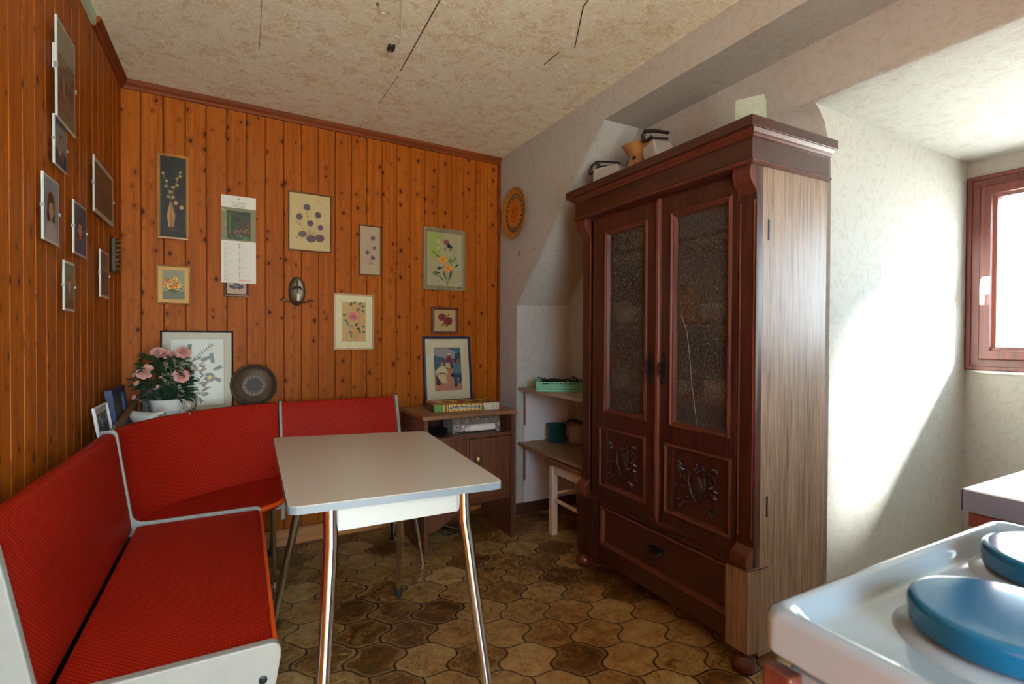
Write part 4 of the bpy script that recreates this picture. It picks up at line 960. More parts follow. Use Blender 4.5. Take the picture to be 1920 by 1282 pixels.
def a_narrow(a, w_, h_, b):
    def V(x, z): return (-w_ / 2 + (x - 582) / 145 * w_, b + (680 - z) / 375 * h_)
    for x, z in ((675, 395), (685, 470), (632, 510)): a.line([V(655, 610), V((x + 640) / 2, (z + 600) / 2), V(x, z)], .001, (120, 90, 70))
    for x, z, r_ in ((675, 395, .016), (685, 470, .013), (632, 510, .015), (673, 550, .015)): p = V(x, z); a.daisy(p[0], p[1], r_, 7, (104, 76, 92), (70, 40, 50), .5, .2, x)
    for i in range(9): p = V(622 + (i % 3) * 14, 430 + (i // 3) * 16); a.ell(p[0], p[1], .002, .002, (170, 90, 80), 7)
    for k in range(5): p = V(640 + k * 10, 600); a.leaf(p[0], p[1], .012, .007, k * .7, (150, 120, 110))
bpic('narrow_flower_picture', 'narrow upright frame with small dried flowers to the right of the large pressed flowers', 'picture', 1.072, 1.199, 1.464, 1.750, .007, .014, 'brownf', (186, 160, 130), 0, a_narrow)
def a_rose(a, w_, h_, b):
    a.rect(-w_ / 2, b, w_ / 2, b + h_, (204, 158, 96))
    def V(x, z): return (-w_ / 2 + (x - 432) / 198 * w_, b + (1183 - z) / 277 * h_)
    gr = (66, 92, 70)
    a.line([V(540, 1172), V(575, 1080), V(572, 960)], .0018, (110, 96, 60))
    for x, z, an in ((440, 1000, .2), (455, 1030, -.6), (480, 1045, -1.2), (500, 1080, .3), (495, 1110, -.6), (510, 1130, -1.3), (545, 1075, .9), (560, 1090, -.3), (580, 1100, -1.2), (600, 1080, .2), (605, 1105, -.6), (575, 925, .6), (595, 935, .1), (600, 960, -.6), (555, 965, .5), (505, 935, 1.2), (530, 920, .9)):
        p = V(x, z); a.leaf(p[0] - .004, p[1], .024, .013, an, gr if x % 2 else (84, 112, 84))
    p = V(525, 1005); a.rose(p[0], p[1], .028, (216, 110, 124))
bpic('rose_print_picture', 'botanical pink rose print with wide cream mat in a pale wooden frame', 'picture', .931, 1.155, 1.038, 1.352, .009, .018, 'palewood', (226, 212, 170), .037, a_rose)
def a_water(a, w_, h_, b):
    def V(x, z): return (-w_ / 2 + (x - 90) / 380 * w_, b + (700 - z) / 600 * h_)
    a.rect(-w_ / 2, b, w_ / 2, b + h_, (176, 164, 124))
    for x, z, r_ in ((120, 130, .03), (180, 200, .04), (130, 260, .035), (230, 150, .03), (170, 330, .035), (110, 200, .03)):
        p = V(x, z); a.ell(max(-w_ / 2 + r_, p[0]), min(b + h_ - r_, p[1]), r_, r_, (158, 166, 86), 12)
    gr = (48, 62, 40); st_ = (62, 70, 46)
    for x, z in ((300, 200), (215, 290), (265, 400), (310, 500), (395, 270), (430, 400)): a.line([V(310, 690), V((x + 300) / 2 + 10, (z + 690) / 2), V(x, z)], .0015, st_)
    for i, (x, z, an, L) in enumerate(((180, 350, 2.2, .03), (200, 300, .3, .03), (230, 380, 2.6, .035), (330, 240, -.3, .035), (290, 310, 1.8, .03), (300, 620, 2.0, .06), (280, 640, 2.5, .06), (320, 640, 1.2, .06), (350, 600, 1.4, .05), (240, 560, 2.9, .05), (210, 590, 2.6, .05), (330, 560, .9, .04), (380, 420, 1.1, .04), (400, 480, .8, .035), (220, 500, .2, .03), (340, 300, 1.1, .03), (150, 570, .2, .04))):
        p = V(x, z); a.leaf(p[0], p[1], L, .010, an, gr if i % 2 else (84, 100, 60))
    p = V(210, 200); a.ell(p[0], p[1], .012, .014, (190, 180, 120)); p = V(215, 280); a.ell(p[0], p[1], .014, .013, (186, 178, 100))
    p = V(345, 410); a.ell(p[0], p[1], .014, .018, (110, 138, 80)); p = V(220, 500); a.ell(p[0], p[1], .012, .011, (66, 92, 70))
    p = V(300, 205); a.rose(p[0], p[1], .019, (140, 70, 90)); p = V(330, 245); a.daisy(p[0], p[1], .018, 9, (38, 34, 56), (30, 26, 40))
    p = V(262, 402); a.daisy(p[0], p[1], .036, 8, (226, 150, 44), (140, 70, 20), .34, .16); p = V(318, 498); a.daisy(p[0], p[1], .033, 8, (228, 140, 30), (150, 70, 20), .36, .16, .3)
bpic('watercolour_picture', 'flower watercolour with orange blooms in a broad olive frame above the low cabinet', 'painting', 1.456, 1.739, 1.401, 1.783, .026, .016, 'olive', (176, 164, 124), 0, a_water)
def a_red(a, w_, h_, b):
    a.rect(-w_ / 2, b, w_ / 2, b + h_, (176, 150, 98)); r = random.Random(5)
    for i in range(22): t = r.random() * 6.28; q = r.uniform(.3, 1); a.leaf(.048 * q * math.cos(t) * .8, b + h_ / 2 + .040 * q * math.sin(t), .022, .010, r.random() * 6, random.choice([(96, 96, 44), (70, 76, 44), (52, 48, 40)]))
    a.rose(-.022, b + h_ * .66, .026, (130, 30, 26)); a.rose(.022, b + h_ * .48, .030, (116, 26, 24))
bpic('red_rose_picture', 'small square needlework of two red roses in a red-brown frame', 'picture', 1.513, 1.690, 1.130, 1.297, .017, .018, 'redf', (176, 150, 98), 0, a_red, glass=False)
def a_family(a, w_, h_, b):
    def V(x, z): return (-w_ / 2 + (x - 240) / 530 * w_, b + (1080 - z) / 765 * h_)
    def Pl(pts, c): a.poly([V(*p) for p in pts], c)
    a.rect(-w_ / 2, b, w_ / 2, b + h_, (66, 92, 108)); Pl([(240, 330), (520, 330), (740, 430), (740, 500), (500, 520), (240, 450)], (150, 142, 136)); Pl([(240, 700), (770, 700), (770, 1080), (240, 1080)], (184, 124, 98))
    Pl([(240, 560), (360, 560), (340, 720), (240, 720)], (58, 96, 100)); Pl([(650, 420), (760, 400), (760, 560), (640, 540)], (44, 60, 76))
    Pl([(480, 520), (500, 460), (560, 460), (590, 560), (560, 620), (480, 600)], (132, 24, 78)); Pl([(450, 600), (540, 580), (560, 690), (470, 670)], (196, 176, 140)); Pl([(500, 430), (570, 430), (575, 440), (495, 442)], (220, 205, 170)); p = V(538, 430); a.ell(p[0], p[1], .006, .004, (225, 210, 180)); p = V(540, 455); a.ell(p[0], p[1], .0045, .005, (120, 70, 55))
    Pl([(560, 620), (600, 600), (620, 760), (560, 780)], (64, 40, 40)); Pl([(500, 690), (620, 690), (620, 790), (500, 780)], (186, 110, 90))
    Pl([(270, 800), (350, 920), (420, 950), (400, 985), (270, 970)], (60, 36, 40)); Pl([(350, 650), (450, 645), (505, 780), (480, 800), (440, 760), (450, 800), (330, 800), (325, 740), (290, 790), (262, 770), (300, 690)], (206, 194, 150)); Pl([(320, 795), (455, 790), (490, 950), (380, 960), (300, 830)], (200, 182, 136))
    Pl([(340, 760), (460, 770), (460, 785), (330, 785)], (90, 70, 64)); Pl([(290, 1085), (330, 980), (370, 930), (405, 960), (340, 1060), (300, 1095)], (190, 110, 90)); Pl([(470, 800), (495, 800), (500, 920), (475, 900)], (196, 120, 92))
    p = V(395, 590); a.ell(p[0], p[1], .013, .016, (98, 26, 34)); p = V(393, 605); a.ell(p[0], p[1], .009, .014, (206, 120, 100)); 
    Pl([(600, 600), (760, 600), (768, 790), (610, 790)], (84, 120, 130)); Pl([(600, 780), (768, 780), (772, 900), (740, 970), (700, 960), (720, 860), (680, 860), (690, 990), (630, 990)], (44, 74, 98)); Pl([(560, 800), (610, 760), (610, 850), (560, 830)], (40, 26, 36)); Pl([(620, 970), (680, 1000), (660, 1030), (620, 1010)], (50, 30, 40))
    p = V(690, 555); a.ell(p[0], p[1], .017, .013, (36, 26, 34)); p = V(705, 580); a.ell(p[0], p[1], .010, .014, (158, 92, 80)); p = V(715, 545); a.ell(p[0], p[1], .010, .008, (150, 84, 78))
t = pic('family_photo_frame', 'blue framed photograph of three people outdoors leaning on the low cabinet', 'photo frame', .318, .402, .014, .016, 'bluef', (206, 194, 160), .054, a_family, loc=on_back(1.612, .7125, .052), rz=bang, tilt=math.radians(-6.5))
def a_thistle(a, w_, h_, b):
    a.rect(-w_ / 2 - .004, b - .004, w_ / 2 + .004, b + h_ + .004, (118, 104, 88)).rect(-w_ / 2 - .0025, b - .0025, w_ / 2 + .0025, b + h_ + .0025, (206, 194, 172)).rect(-w_ / 2, b, w_ / 2, b + h_, (214, 206, 190))
    def V(x, z): return (-w_ / 2 + (x - 515) / 455 * w_, b + (740 - z) / 535 * h_)
    r = random.Random(8)
    for (x0_, z0_, x1_, z1_, c) in ((690, 380, 880, 240, (150, 146, 62)), (660, 340, 675, 245, (130, 136, 80)), (880, 410, 860, 320, (110, 112, 96)), (760, 380, 850, 350, (116, 124, 84)), (870, 460, 950, 430, (130, 124, 110)), (640, 640, 830, 650, (140, 110, 92)), (640, 620, 780, 715, (130, 104, 96)), (880, 520, 940, 545, (120, 116, 104))):
        p, q = V(x0_, z0_), V(x1_, z1_); a.line([p, q], .0012, c); an = math.atan2(q[1] - p[1], q[0] - p[0])
        for k in range(8): t_ = (k + 1) / 9; xx, zz = p[0] + (q[0] - p[0]) * t_, p[1] + (q[1] - p[1]) * t_; a.leaf(xx, zz, .014, .006, an + .7, tuple(q * .72 for q in c)); a.leaf(xx, zz, .014, .006, an - .7, tuple(q * .8 for q in c))
    for (x, z, r_) in ((845, 515, .028), (690, 440, .027)):
        p = V(x, z)
        for k in range(34): an = k * 2 * PI / 34; L = r_ * r.uniform(.75, 1.2); a.leaf(p[0], p[1], L, .0058, an, random.choice([(150, 124, 108), (84, 62, 56), (116, 90, 80)]))
        a.ell(p[0], p[1], r_ * .36, r_ * .36, (190, 172, 92)); a.ell(p[0], p[1], r_ * .2, r_ * .2, (206, 186, 80))
    for k in range(44): p = V(r.uniform(600, 800), r.uniform(340, 690)); a.leaf(p[0], p[1], r.uniform(.018, .038), .009, r.uniform(-.8, .9), random.choice([(92, 84, 50), (120, 88, 70), (70, 84, 56), (160, 108, 90)]))
t = pic('thistle_picture', 'large black framed thistle drawing standing in the corner behind the roses', 'picture', .304, .408, .0075, .014, 'blackf', (186, 168, 140), .036, a_thistle, loc=on_back(.288, .7305, .022), rz=bang, tilt=math.radians(-1.5))

# left wall: frameless clip pictures. local frame rotated +90 deg
def lpic(label, ya, yb_, z0, z1, art, matc=(150, 150, 150), matw=.006, tilt=0, off=.003, zoff=0, gap=.009, skew=0, name='clip_frame_photo'):
    w_, h_ = yb_ - ya, z1 - z0
    t = thing(name, label, 'photo', (XL + off, (ya + yb_) / 2, z0), PI / 2, None, tilt)
    t.rotation_euler[1] = skew
    m = MB(); m.box(-w_ / 2, w_ / 2, -gap - .003, -gap, 0, h_); m.box(-w_ * .2, w_ * .2, -gap, -.0005, h_ * .55, h_ * .8); build('backing_board', m, M['whitef'], t)
    a = Art(-gap - .0032); art(a, w_ - 2 * matw, h_ - 2 * matw, matw); a.make('print', t, step=.0006 / len(a.p))
    m = MB(); m.box(-w_ / 2 - .0005, w_ / 2 + .0005, -gap - .0058, -gap - .0040, -.0005, h_ + .0005); build('glass', m, M['glass'], t)
    m = MB(); m.box(-w_ / 2 - .0012, -w_ / 2 - .0005, -gap - .0060, -gap - .0035, 0, h_); m.box(-w_ / 2 - .0012, w_ / 2 + .0008, -gap - .0060, -gap - .0035, -.0012, -.0005); build('glass_edge', m, M['gedge'], t, label='pale green glass edge')
    for s in (-1, 1):
        m = MB(); m.box(s * w_ / 2 - .003, s * w_ / 2 + .003, -gap - .0075, -gap + .002, h_ * .48, h_ * .53); build('clip', m, M['silver'], t)
    return t
def a_por(hair, bgc, cloth, skin=(206, 156, 130), full=False):
    def f(a, w_, h_, b):
        a.rect(-w_ / 2, b, w_ / 2, b + h_, bgc)
        a.ell(0, b + h_ * .56, w_ * .26, h_ * .24, hair, 16); a.ell(-.002, b + h_ * .40, w_ * .28, h_ * .18, hair, 14)
        a.poly([(-w_ * .42, b), (-w_ * .34, b + h_ * .22), (-w_ * .1, b + h_ * .32), (w_ * .1, b + h_ * .32), (w_ * .34, b + h_ * .22), (w_ * .42, b)], cloth)
        a.ell(0, b + h_ * .50, w_ * .155, h_ * .145, skin, 14); a.rect(-w_ * .06, b + h_ * .30, w_ * .06, b + h_ * .40, tuple(c * .9 for c in skin))
        for s in (-1, 1): a.ell(s * w_ * .06, b + h_ * .53, w_ * .025, h_ * .010, (50, 34, 30), 8)
        a.ell(0, b + h_ * .44, w_ * .05, h_ * .010, (150, 70, 66), 8); a.ell(0, b + h_ * .665, w_ * .17, h_ * .05, hair, 12)
    return f
def a_field(a, w_, h_, b):
    a.rect(-w_ / 2, b, w_ / 2, b + h_, (120, 104, 84)).rect(-w_ / 2, b + h_ * .68, w_ / 2, b + h_, (150, 140, 120))
    r = random.Random(11)
    for i in range(46): a.ell(r.uniform(-.44, .44) * w_, b + h_ * r.uniform(.08, .66), .009, .008, random.choice([(140, 60, 50), (96, 84, 60), (150, 110, 80), (110, 60, 56)]), 8)
    for i in range(5): a.ell((-.3 + .15 * i) * w_, b + h_ * .38, .010, .022, random.choice([(170, 130, 110), (90, 60, 60), (60, 60, 70)]), 10)
def a_duo(a, w_, h_, b):
    a.rect(-w_ / 2, b, w_ / 2, b + h_, (150, 150, 150)).rect(-w_ / 2, b, w_ / 2, b + h_ * .35, (60, 64, 90))
    a.ell(.01, b + h_ * .62, .018, .018, (60, 40, 34)).ell(.01, b + h_ * .6, .013, .015, (190, 140, 120)).ell(-.008, b + h_ * .35, .016, .016, (200, 190, 180)).ell(-.01, b + h_ * .42, .011, .012, (190, 140, 120)).ell(.015, b + h_ * .25, .02, .014, (150, 70, 60))
def a_brown(a, w_, h_, b): a.rect(-w_ / 2, b, w_ / 2, b + h_, (104, 80, 54)); a.ell(0, b + h_ * .4, w_ * .3, h_ * .2, (92, 70, 46)); a.ell(w_ * .1, b + h_ * .65, w_ * .2, h_ * .14, (112, 88, 60))
def a_sepia(a, w_, h_, b):
    a.rect(-w_ / 2, b, w_ / 2, b + h_, (126, 100, 82))
    for i in range(4): a.ell((-.3 + .2 * i) * w_, b + h_ * .62, .010, .012, (176, 140, 120)); a.ell((-.3 + .2 * i) * w_, b + h_ * .36, .012, .035, (84, 56, 54) if i % 2 else (100, 84, 80))
lpic('large glazed clip-framed print at the top of the left wall', 1.868, 2.058, 1.729, 2.009, a_field, off=.003, gap=.020, skew=0)
lpic('small clip-framed photo of two people half hidden below the large print', 1.905, 2.032, 1.606, 1.745, a_duo, off=.002, gap=.006)
lpic('clip-framed portrait of a dark-haired person, leftmost on the left wall', 1.79, 1.93, 1.372, 1.552, a_por((60, 34, 24), (140, 150, 164), (184, 176, 172)))
lpic('clip-framed portrait of a brown-haired person against dark blue, second from left', 2.08, 2.238, 1.376, 1.544, a_por((96, 52, 30), (66, 80, 110), (70, 84, 110)))
lpic('clip-framed plain brown print with pale border on the left wall', 2.345, 2.675, 1.564, 1.765, a_brown, matw=.016)
lpic('small clip-framed portrait hanging lowest on the left wall', 1.975, 2.09, 1.191, 1.340, a_por((110, 80, 40), (120, 116, 100), (120, 90, 56)))
lpic('narrow clip-framed sepia group photo near the room corner', 2.435, 2.588, 1.262, 1.440, a_sepia, matw=.008)
t = thing('hanging_ornament', 'dark narrow carved ornament hanging on the left wall close to the corner', 'wall ornament', (XL + .002, 2.72, 1.38), PI / 2)
m = MB(); m.box(-.05, .05, -.022, -.004, 0, .145); build('carved_panel', m, M['darkw'], t, bevel=.006)
m = MB()
for i in range(7): m.tube([(-.035, -.023, .015 + i * .019), (0, -.030, .024 + i * .019), (.035, -.023, .015 + i * .019)], .004, 6)
build('carved_relief', m, M['brass'], t, smooth=True)
m = MB(); m.tube([(-.02, -.012, .14), (.0, -.010, .158), (.04, -.014, .150)], .003); build('red_cord', m, M['redbead'], t, smooth=True)

# frames standing behind the left bench back
def a_team(a, w_, h_, b):
    a.rect(-w_ / 2, b, w_ / 2, b + h_, (44, 50, 60)); r = random.Random(21)
    for j in range(4):
        for i in range(6): a.ell((-.38 + .15 * i) * w_, b + h_ * (.2 + .2 * j), .006, .008, random.choice([(170, 60, 60), (60, 110, 150), (200, 190, 190), (60, 40, 60), (120, 150, 160)]), 8)
t = pic('white_photo_frame', 'white framed group photo leaning on the left wall behind the bench', 'photo frame', .200, .128, .008, .010, 'whitef', (190, 190, 190), .018, a_team, loc=(-.412, 2.275, .742), rz=PI / 2, tilt=math.radians(-9))
def a_dim(a, w_, h_, b): a.rect(-w_ / 2, b, w_ / 2, b + h_, (104, 90, 70)); a.ell(0, b + h_ * .5, w_ * .2, h_ * .3, (120, 100, 80))
t = pic('dark_blue_photo_frame', 'dark blue framed picture standing behind the bench nearer the corner', 'photo frame', .250, .165, .026, .026, 'bluef', (70, 80, 100), .008, a_dim, loc=(-.420, 2.535, .742), rz=PI / 2, tilt=math.radians(-7))

# calendar
cal = thing('wall_calendar', 'long white wall calendar with a garden photo pinned to the back wall', 'calendar', on_back(.466, 1.380, .016), bang)
m = MB(); m.box(-.078, .078, -.003, 0, 0, .438); build('sheet', m, M['paperw'], cal)
a = Art(-.0032); W2, HC = .078, .438
def V(x, z): return (-W2 + (x - 85) / 405 * 2 * W2, HC - (z - 65 - (x - 85) * .12) / 1035 * HC)
x0_, z0_ = V(85, 595); a.rect(-W2, HC - .226, W2, HC - .060, (128, 122, 84))
for i in range(16): a.ell(-.072 + (i * 37 % 144) / 1000, HC - .072 - (i * 53 % 140) / 1000, .005, .008, random.choice([(150, 140, 100), (170, 110, 96), (110, 116, 80), (166, 150, 110)]), 9)
px0, px1, pz0, pz1 = -.052, .053, HC - .219, HC - .076
a.rect(px0, pz0, px1, pz1, (52, 60, 30)); r = random.Random(6)
for i in range(70):
    x = r.uniform(px0 + .005, px1 - .005); q = r.random(); z = pz0 + (pz1 - pz0) * (.05 + .9 * q)
    c = random.choice([(96, 26, 26), (120, 40, 40)]) if (x > .0 and .35 < q < .8) else random.choice([(44, 60, 30), (30, 40, 22), (70, 76, 36)])
    if q < .38 and x > -.03: c = random.choice([(160, 66, 26), (140, 80, 40), (120, 90, 50)])
    if q < .14: c = random.choice([(130, 126, 110), (90, 90, 76), (60, 90, 30)])
    a.ell(x, min(pz1 - .005, max(pz0 + .005, z)), .006, .0045, c, 8)
a.rect(px0 + .008, pz0 + .03, px0 + .016, pz1 - .012, (74, 100, 40)); a.ell(.03, pz0 + .009, .018, .008, (74, 110, 30))
for j in range(15):
    z = HC - .243 - j * .0128
    for x in (-.060, .003):
        a.rect(x - .0035, z - .0016, x + .002, z + .0016, (96, 82, 74)); a.rect(x + .006, z - .0008, x + .010 + (j * 7 % 5) * .006, z + .0002, (150, 132, 112)); a.rect(x - .006, z - .0062, x + .054, z - .0058, (176, 158, 134))
for k in range(3): a.rect(-.034 + .004 * k, HC - .045 - .005 * k, .034 - .004 * k, HC - .0435 - .005 * k, (140, 124, 108))
a.make('page_print', cal, step=.000012)
text('heading', 'Thomas Apotheke', .0095, M['brownpaint'], cal, (0, -.0072, HC - .034), ext=.0001)
text('month_name', 'November', .0135, M['redbead'], cal, (.027, -.0072, .0135), ext=.0001, shear=.35, label='red script month name')
m = MB(); m.ball((0, -.005, HC - .014), .0035, 8); build('pin', m, M['redf'], cal)

# candle sconce
t = thing('candle_sconce', 'oval beaten metal candle sconce on the back wall between the pictures', 'sconce', on_back(.742, 1.275, .002), bang)
m = MB(); rows = []
for q, y in ((1, -.002), (1, -.010), (.94, -.016), (.80, -.011), (.5, -.009), (.01, -.009)): rows.append([(q * .043 * math.cos(k * PI / 18), y, .078 + q * .078 * math.sin(k * PI / 18)) for k in range(36)])
m.grid(rows, closed=True); build('back_plate', m, M['bronze'], t, smooth=True)
m = MB(); m.lathe([(.006, .010), (.030, .014), (.036, .022), (.034, .022), (.010, .016)], (0, -.045, 0), 24); m.tube([(0, -.012, .03), (0, -.03, .012), (0, -.045, .010)], .005)
for s in (-1, 1): m.tube([(s * .03, -.030, .018), (s * .052, -.020, .022), (s * .070, -.018, .034)], [.004, .004, .006])
build('tray', m, M['bronze'], t, smooth=True)
m = MB()
for s in (-1, 1):
    for k in range(3): m.ball((s * (.058 + .010 * k), -.020, .030 + .006 * (k % 2)), .008, 8, (1, .6, .7))
build('berries', m, M['redf'], t, smooth=True)
m = MB(); m.tube([(0, -.045, .020), (0, -.045, .062)], .0085, 14); cd = build('candle', m, M['wax'], t, smooth=True)
m = MB(); m.tube([(0, -.045, .062), (.001, -.045, .070)], .001, 5); build('wick', m, M['black'], cd)
m = MB(); m.tube([(0, -.020, .135), (0, -.026, .100), (0, -.024, .075)], [.003, .004, .002]); m.tube([(-.022, -.02, .085), (-.010, -.03, .100), (0, -.026, .095), (.010, -.03, .100), (.024, -.02, .085)], [.002, .006, .003, .006, .002]); build('figure', m, M['black'], t, smooth=True)

# sun plate on the right wall (front faces -x)
sp_ = thing('sun_face_plate', 'round ochre ceramic sun face plate with dark blue ring on the papered wall', 'wall plate', (XE - .002, 2.808, 1.880), -PI / 2)
Rp = .158
m = MB(); m.lathe([(.06, 0), (.10, .006), (Rp * .80, .012), (Rp * .96, .020), (Rp, .026), (Rp * .985, .029), (Rp * .93, .026), (Rp * .74, .018), (.001, .016)], (0, 0, 0), 48, 'y'); build('dish', m, M['wicker'], sp_, smooth=True)
m = MB()
for k in range(60): an = 2 * PI * k / 60; m.ball((Rp * .88 * math.cos(an), -.0235, Rp * .88 * math.sin(an)), .003, 6)
for k in range(66): an = 2 * PI * (k + .5) / 66; m.ball((Rp * .95 * math.cos(an), -.0275, Rp * .95 * math.sin(an)), .0026, 6)
o = build('rim_dots', m, M['brownpaint'], sp_); 
a = Art(-.0188)
a.ell(0, 0, Rp * .74, Rp * .74, (34, 38, 58), 40).ell(0, 0, Rp * .70, Rp * .70, (150, 140, 120), 40)
for k in range(20): an = 2 * PI * k / 20; a.ell(Rp * .61 * math.cos(an), Rp * .61 * math.sin(an), .012, .008, (30, 40, 70), 8, an)
for k in range(20): an = 2 * PI * (k + .5) / 20; a.leaf(Rp * .40 * math.cos(an), Rp * .40 * math.sin(an), Rp * .27, .020, an, (206, 118, 22))
a.ell(0, 0, Rp * .47, Rp * .47, (206, 124, 26), 32).ell(0, 0, Rp * .34, Rp * .38, (190, 104, 20), 28)
for s in (-1, 1): a.ell(s * .020, .016, .009, .005, (70, 34, 12)); a.line([(s * .010, .028), (s * .030, .030)], .003, (90, 44, 14)); a.ell(s * .030, -.012, .009, .009, (200, 84, 20))
a.line([(0, .018), (-.004, -.008), (.004, -.010)], .0025, (110, 54, 16)).ell(0, -.026, .013, .005, (130, 40, 16))
a.make('painted_face', sp_, step=.00008)
m = MB(); m.box(XE - .002, XE, 2.60, 2.603, 1.62, 1.64); m.tube([(XE - .003, 2.80, 1.63), (XE - .003, 2.785, 1.615), (XE - .003, 2.77, 1.645)], .0012, 5); tag(build('wall_nail', m, M['iron']), 'bent dark nail in the wall below the sun face plate', 'nail')
# leaning bronze plate
t = thing('embossed_plate', 'dark round embossed metal plate leaning on the ledge right of the thistle drawing', 'plate', on_back(.531, .862, .045), bang, None, math.radians(-9))
Rb = .108
m = MB(); m.lathe([(.05, 0), (Rb * .9, .004), (Rb, .012), (Rb * .985, .020), (Rb * .90, .024), (Rb * .84, .017), (Rb * .78, .010), (.001, .008)], (0, 0, 0), 48, 'y'); build('dish', m, M['bronze'], t, smooth=True)
a = Art(-.0110); a.ell(0, 0, Rb * .52, Rb * .52, (30, 20, 16), 36).ell(0, 0, Rb * .49, Rb * .49, (124, 92, 66), 36)
for k in range(36): an = 2 * PI * k / 36; a.ell(Rb * .455 * math.cos(an), Rb * .455 * math.sin(an), .0022, .0022, (40, 26, 20), 6)
for k in range(14): an = 2 * PI * k / 14; a.leaf(Rb * .12 * math.cos(an), Rb * .12 * math.sin(an), Rb * .31, .014, an, (34, 20, 16))
a.ell(0, 0, Rb * .17, Rb * .17, (46, 30, 24), 24); a.make('engraving', t, step=.00006)

# roses in a ceramic pot
fl = thing('potted_roses', 'pink roses with dark green leaves in a white ceramic pot behind the bench corner', 'potted flowers', (-.275, 2.765, .7305))
m = MB(); m.lathe([(.048, 0), (.054, .006), (.060, .04), (.068, .085), (.075, .100), (.071, .101), (.064, .086), (.050, .02), (.001, .015)], (0, 0, 0), 32); build('pot', m, M['whitec'], fl, smooth=True)
m = MB(); m.lathe([(.066, .075), (.001, .080)], (0, 0, 0), 24); build('soil', m, M['brownpaint'], fl)
rs = [(-.078, .225, -.02, .034), (.056, .205, -.05, .032), (-.035, .305, 0, .030), (.022, .290, -.015, .028), (.060, .305, .02, .030), (-.005, .300, -.02, .022)]
bud = [(-.012, .198, -.075, .013), (-.035, .160, -.075, .013), (-.108, .175, -.04, .014), (-.118, .115, -.03, .012), (-.122, .210, .0, .010)]
m = MB()
for x, z, y, _ in rs + bud: m.tube([(x * .1, y * .1, .08), (x * .5, y * .6, z * .6), (x, y, z)], .002, 5)
build('stems', m, M['leaf'], fl)
r = random.Random(14)
def leafmesh(m, c, d, up, L, W):
    d = d.normalized(); s = d.cross(up).normalized(); nrm = s.cross(d)
    P_ = [c, c + d * L * .3 + s * W * .5, c + d * L * .65 + s * W * .42, c + d * L + nrm * -L * .12, c + d * L * .65 - s * W * .42, c + d * L * .3 - s * W * .5, c + d * L * .5 - nrm * L * .06]
    m.add(P_, [(0, 1, 6), (1, 2, 6), (2, 3, 6), (3, 4, 6), (4, 5, 6), (5, 0, 6)])
m = MB()
for i in range(330):
    an = r.uniform(0, 6.28); q = r.random() ** .5; z = r.uniform(.095, .300); rad = (.115 - abs(z - .19) * .35) * q
    c = Vector((rad * math.cos(an) - .012 - (.02 if z > .2 else 0) * 0, rad * math.sin(an) * .75 - .01, z)); d = Vector((math.cos(an), math.sin(an) * .8, r.uniform(-.7, .5)))
    leafmesh(m, c, d, Vector((r.uniform(-.4, .4), r.uniform(-.6, .2), 1)), r.uniform(.026, .044), r.uniform(.016, .026))
for k in range(10): leafmesh(m, Vector((.07, -.03, .10 + .012 * k)), Vector((1, -.3, -.4 + .12 * k)), Vector((0, -.4, 1)), .04, .018)
lf = build('foliage', m, M['leaf'], fl)
def rosebloom(m, c, R, face, n=5, layers=5):
    face = face.normalized(); u = face.cross(Vector((0, 0, 1))).normalized(); v = face.cross(u)
    for L in range(layers):
        f_ = L / max(1, layers - 1); cnt = n + 2 - int(f_ * 3); out = 1 - f_ * .78; open_ = math.radians(78 - 62 * f_)   # outer petals open wide, inner ones stand up
        for k in range(cnt):
            an = 2 * PI * (k + L * .45) / cnt + r.uniform(-.1, .1); rd = u * math.cos(an) + v * math.sin(an); tg = face.cross(rd); rows = []
            for i in range(5):
                t_ = i / 4; hgt = R * (.10 + .42 * f_) ; q = c + rd * R * out * (.12 + .88 * math.sin(open_) * t_ + (.10 * t_ * t_)) + face * (R * .75 * math.cos(open_) * t_ + hgt * .4 - R * .16 * t_ ** 3 * (1 - f_))
                w_ = R * out * .62 * math.sin(PI * (.18 + .62 * t_)); cup = R * .14 * out
                rows.append([q - tg * w_ + (face - rd) * cup, q - tg * w_ * .5 + (face - rd) * cup * .2, q, q + tg * w_ * .5 + (face - rd) * cup * .2, q + tg * w_ + (face - rd) * cup])
            m.grid(rows)
    m.ball(c + face * R * .42, R * .17, 10)
for x, z, y, R in rs:
    m = MB(); rosebloom(m, Vector((x, y - .01, z)), R, Vector((x * 3, -1, .55 if z < .25 else .8)), 6, 6); build('rose', m, M['petal'], fl, smooth=True)
for x, z, y, R in bud:
    m = MB(); rosebloom(m, Vector((x, y, z)), R, Vector((x * 6, -.6, .5)), 4, 3); build('rosebud', m, M['petal'], fl, smooth=True)
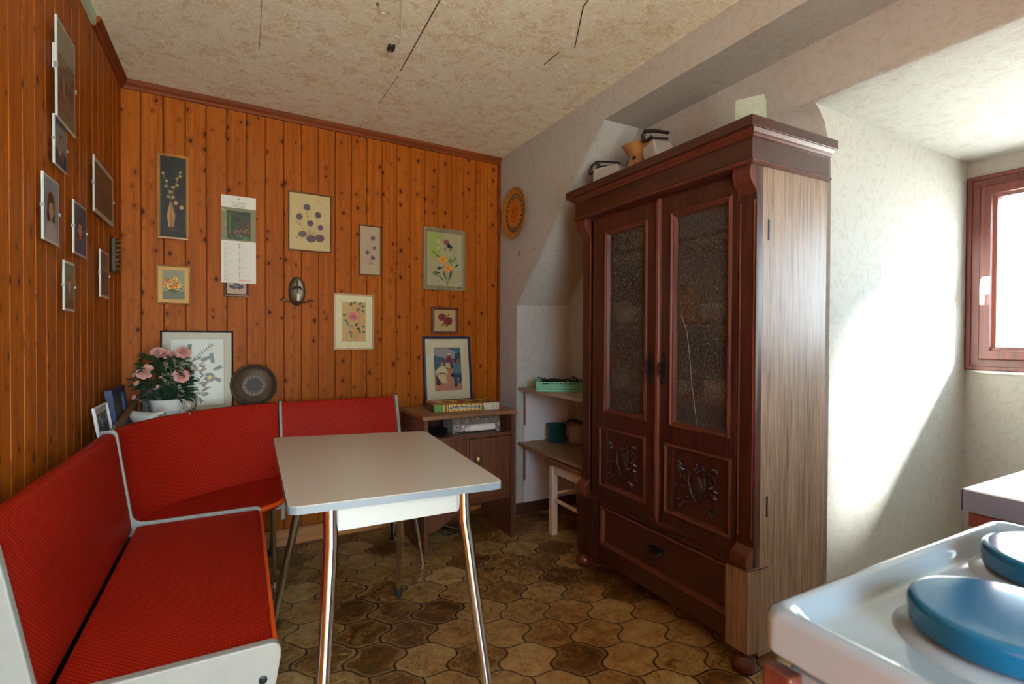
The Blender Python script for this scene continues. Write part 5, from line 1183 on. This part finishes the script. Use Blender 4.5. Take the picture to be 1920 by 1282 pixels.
# ceramic hens
def hen(label, loc, rz, s):
    t = thing('ceramic_hen', label, 'figurine', loc, rz)
    rows = []
    for i, (x, z, rw, rh) in enumerate(((-.080, .078, .003, .004), (-.070, .066, .009, .012), (-.052, .046, .022, .024), (-.025, .034, .033, .031), (.008, .032, .034, .030), (.035, .036, .024, .024), (.050, .046, .014, .016), (.062, .056, .011, .012), (.072, .058, .008, .008), (.080, .055, .002, .002))):
        rows.append([(x * s, rw * s * math.cos(k * PI / 8), (z + rh * math.sin(k * PI / 8)) * s) for k in range(16)])
    m = MB(); m.grid(rows, closed=True); m.quad(*rows[0]); m.quad(*rows[-1]); m.lathe([(.022 * s, 0), (.024 * s, .004 * s), (.018 * s, .012 * s)], (0, 0, 0), 16); build('body', m, M['whitec'], t, smooth=True)
    m = MB(); m.tube([(.078 * s, 0, .055 * s), (.090 * s, 0, .050 * s)], [.004 * s, .001], 8); build('beak', m, M['black'], t, smooth=True)
    m = MB()
    for k in range(3): m.ball(((.056 + .008 * k) * s, 0, .070 * s), .005 * s, 8, (1, .5, 1))
    build('comb', m, M['petal'], t, smooth=True); return t
hen('white ceramic hen to the left in front of the rose pot', (-.345, 2.655, .7305), math.radians(-18), .95)
hen('small white ceramic bird right in front of the rose pot', (-.200, 2.672, .7305), math.radians(-70), .72)
t = thing('round_wall_disc', 'small round brown disc ornament between the rose pot and the thistle drawing', 'ornament', (-.202, 2.785, .802), bang, None, math.radians(-8))
m = MB(); m.lathe([(.034, 0), (.038, .006), (.034, .012), (.020, .010), (.001, .010)], (0, 0, 0), 28, 'y'); m.box(-.012, .012, .0, .012, -.071, -.03); build('disc', m, M['bronze'], t, smooth=True)
m = MB(); m.ball((-.006, -.013, .012), .009, 10); m.ball((.006, -.013, -.010), .010, 10); build('flower_relief', m, M['whitec'], t, smooth=True)
def a_oval(a, w_, h_, b): a.rect(-w_ / 2, b, w_ / 2, b + h_, (84, 78, 74)); a.ell(0, b + h_ * .35, w_ * .36, h_ * .26, (24, 22, 26), 20); a.ell(0, b + h_ * .35, w_ * .2, h_ * .17, (70, 66, 66), 16)
pic('small_grey_frame', 'small grey card with a dark oval leaning behind the rose pot', 'picture', .14, .150, .004, .006, 'steel', (110, 104, 98), .002, a_oval, loc=(-.315, 2.872, .7305), rz=bang, tilt=math.radians(-7), glass=False)
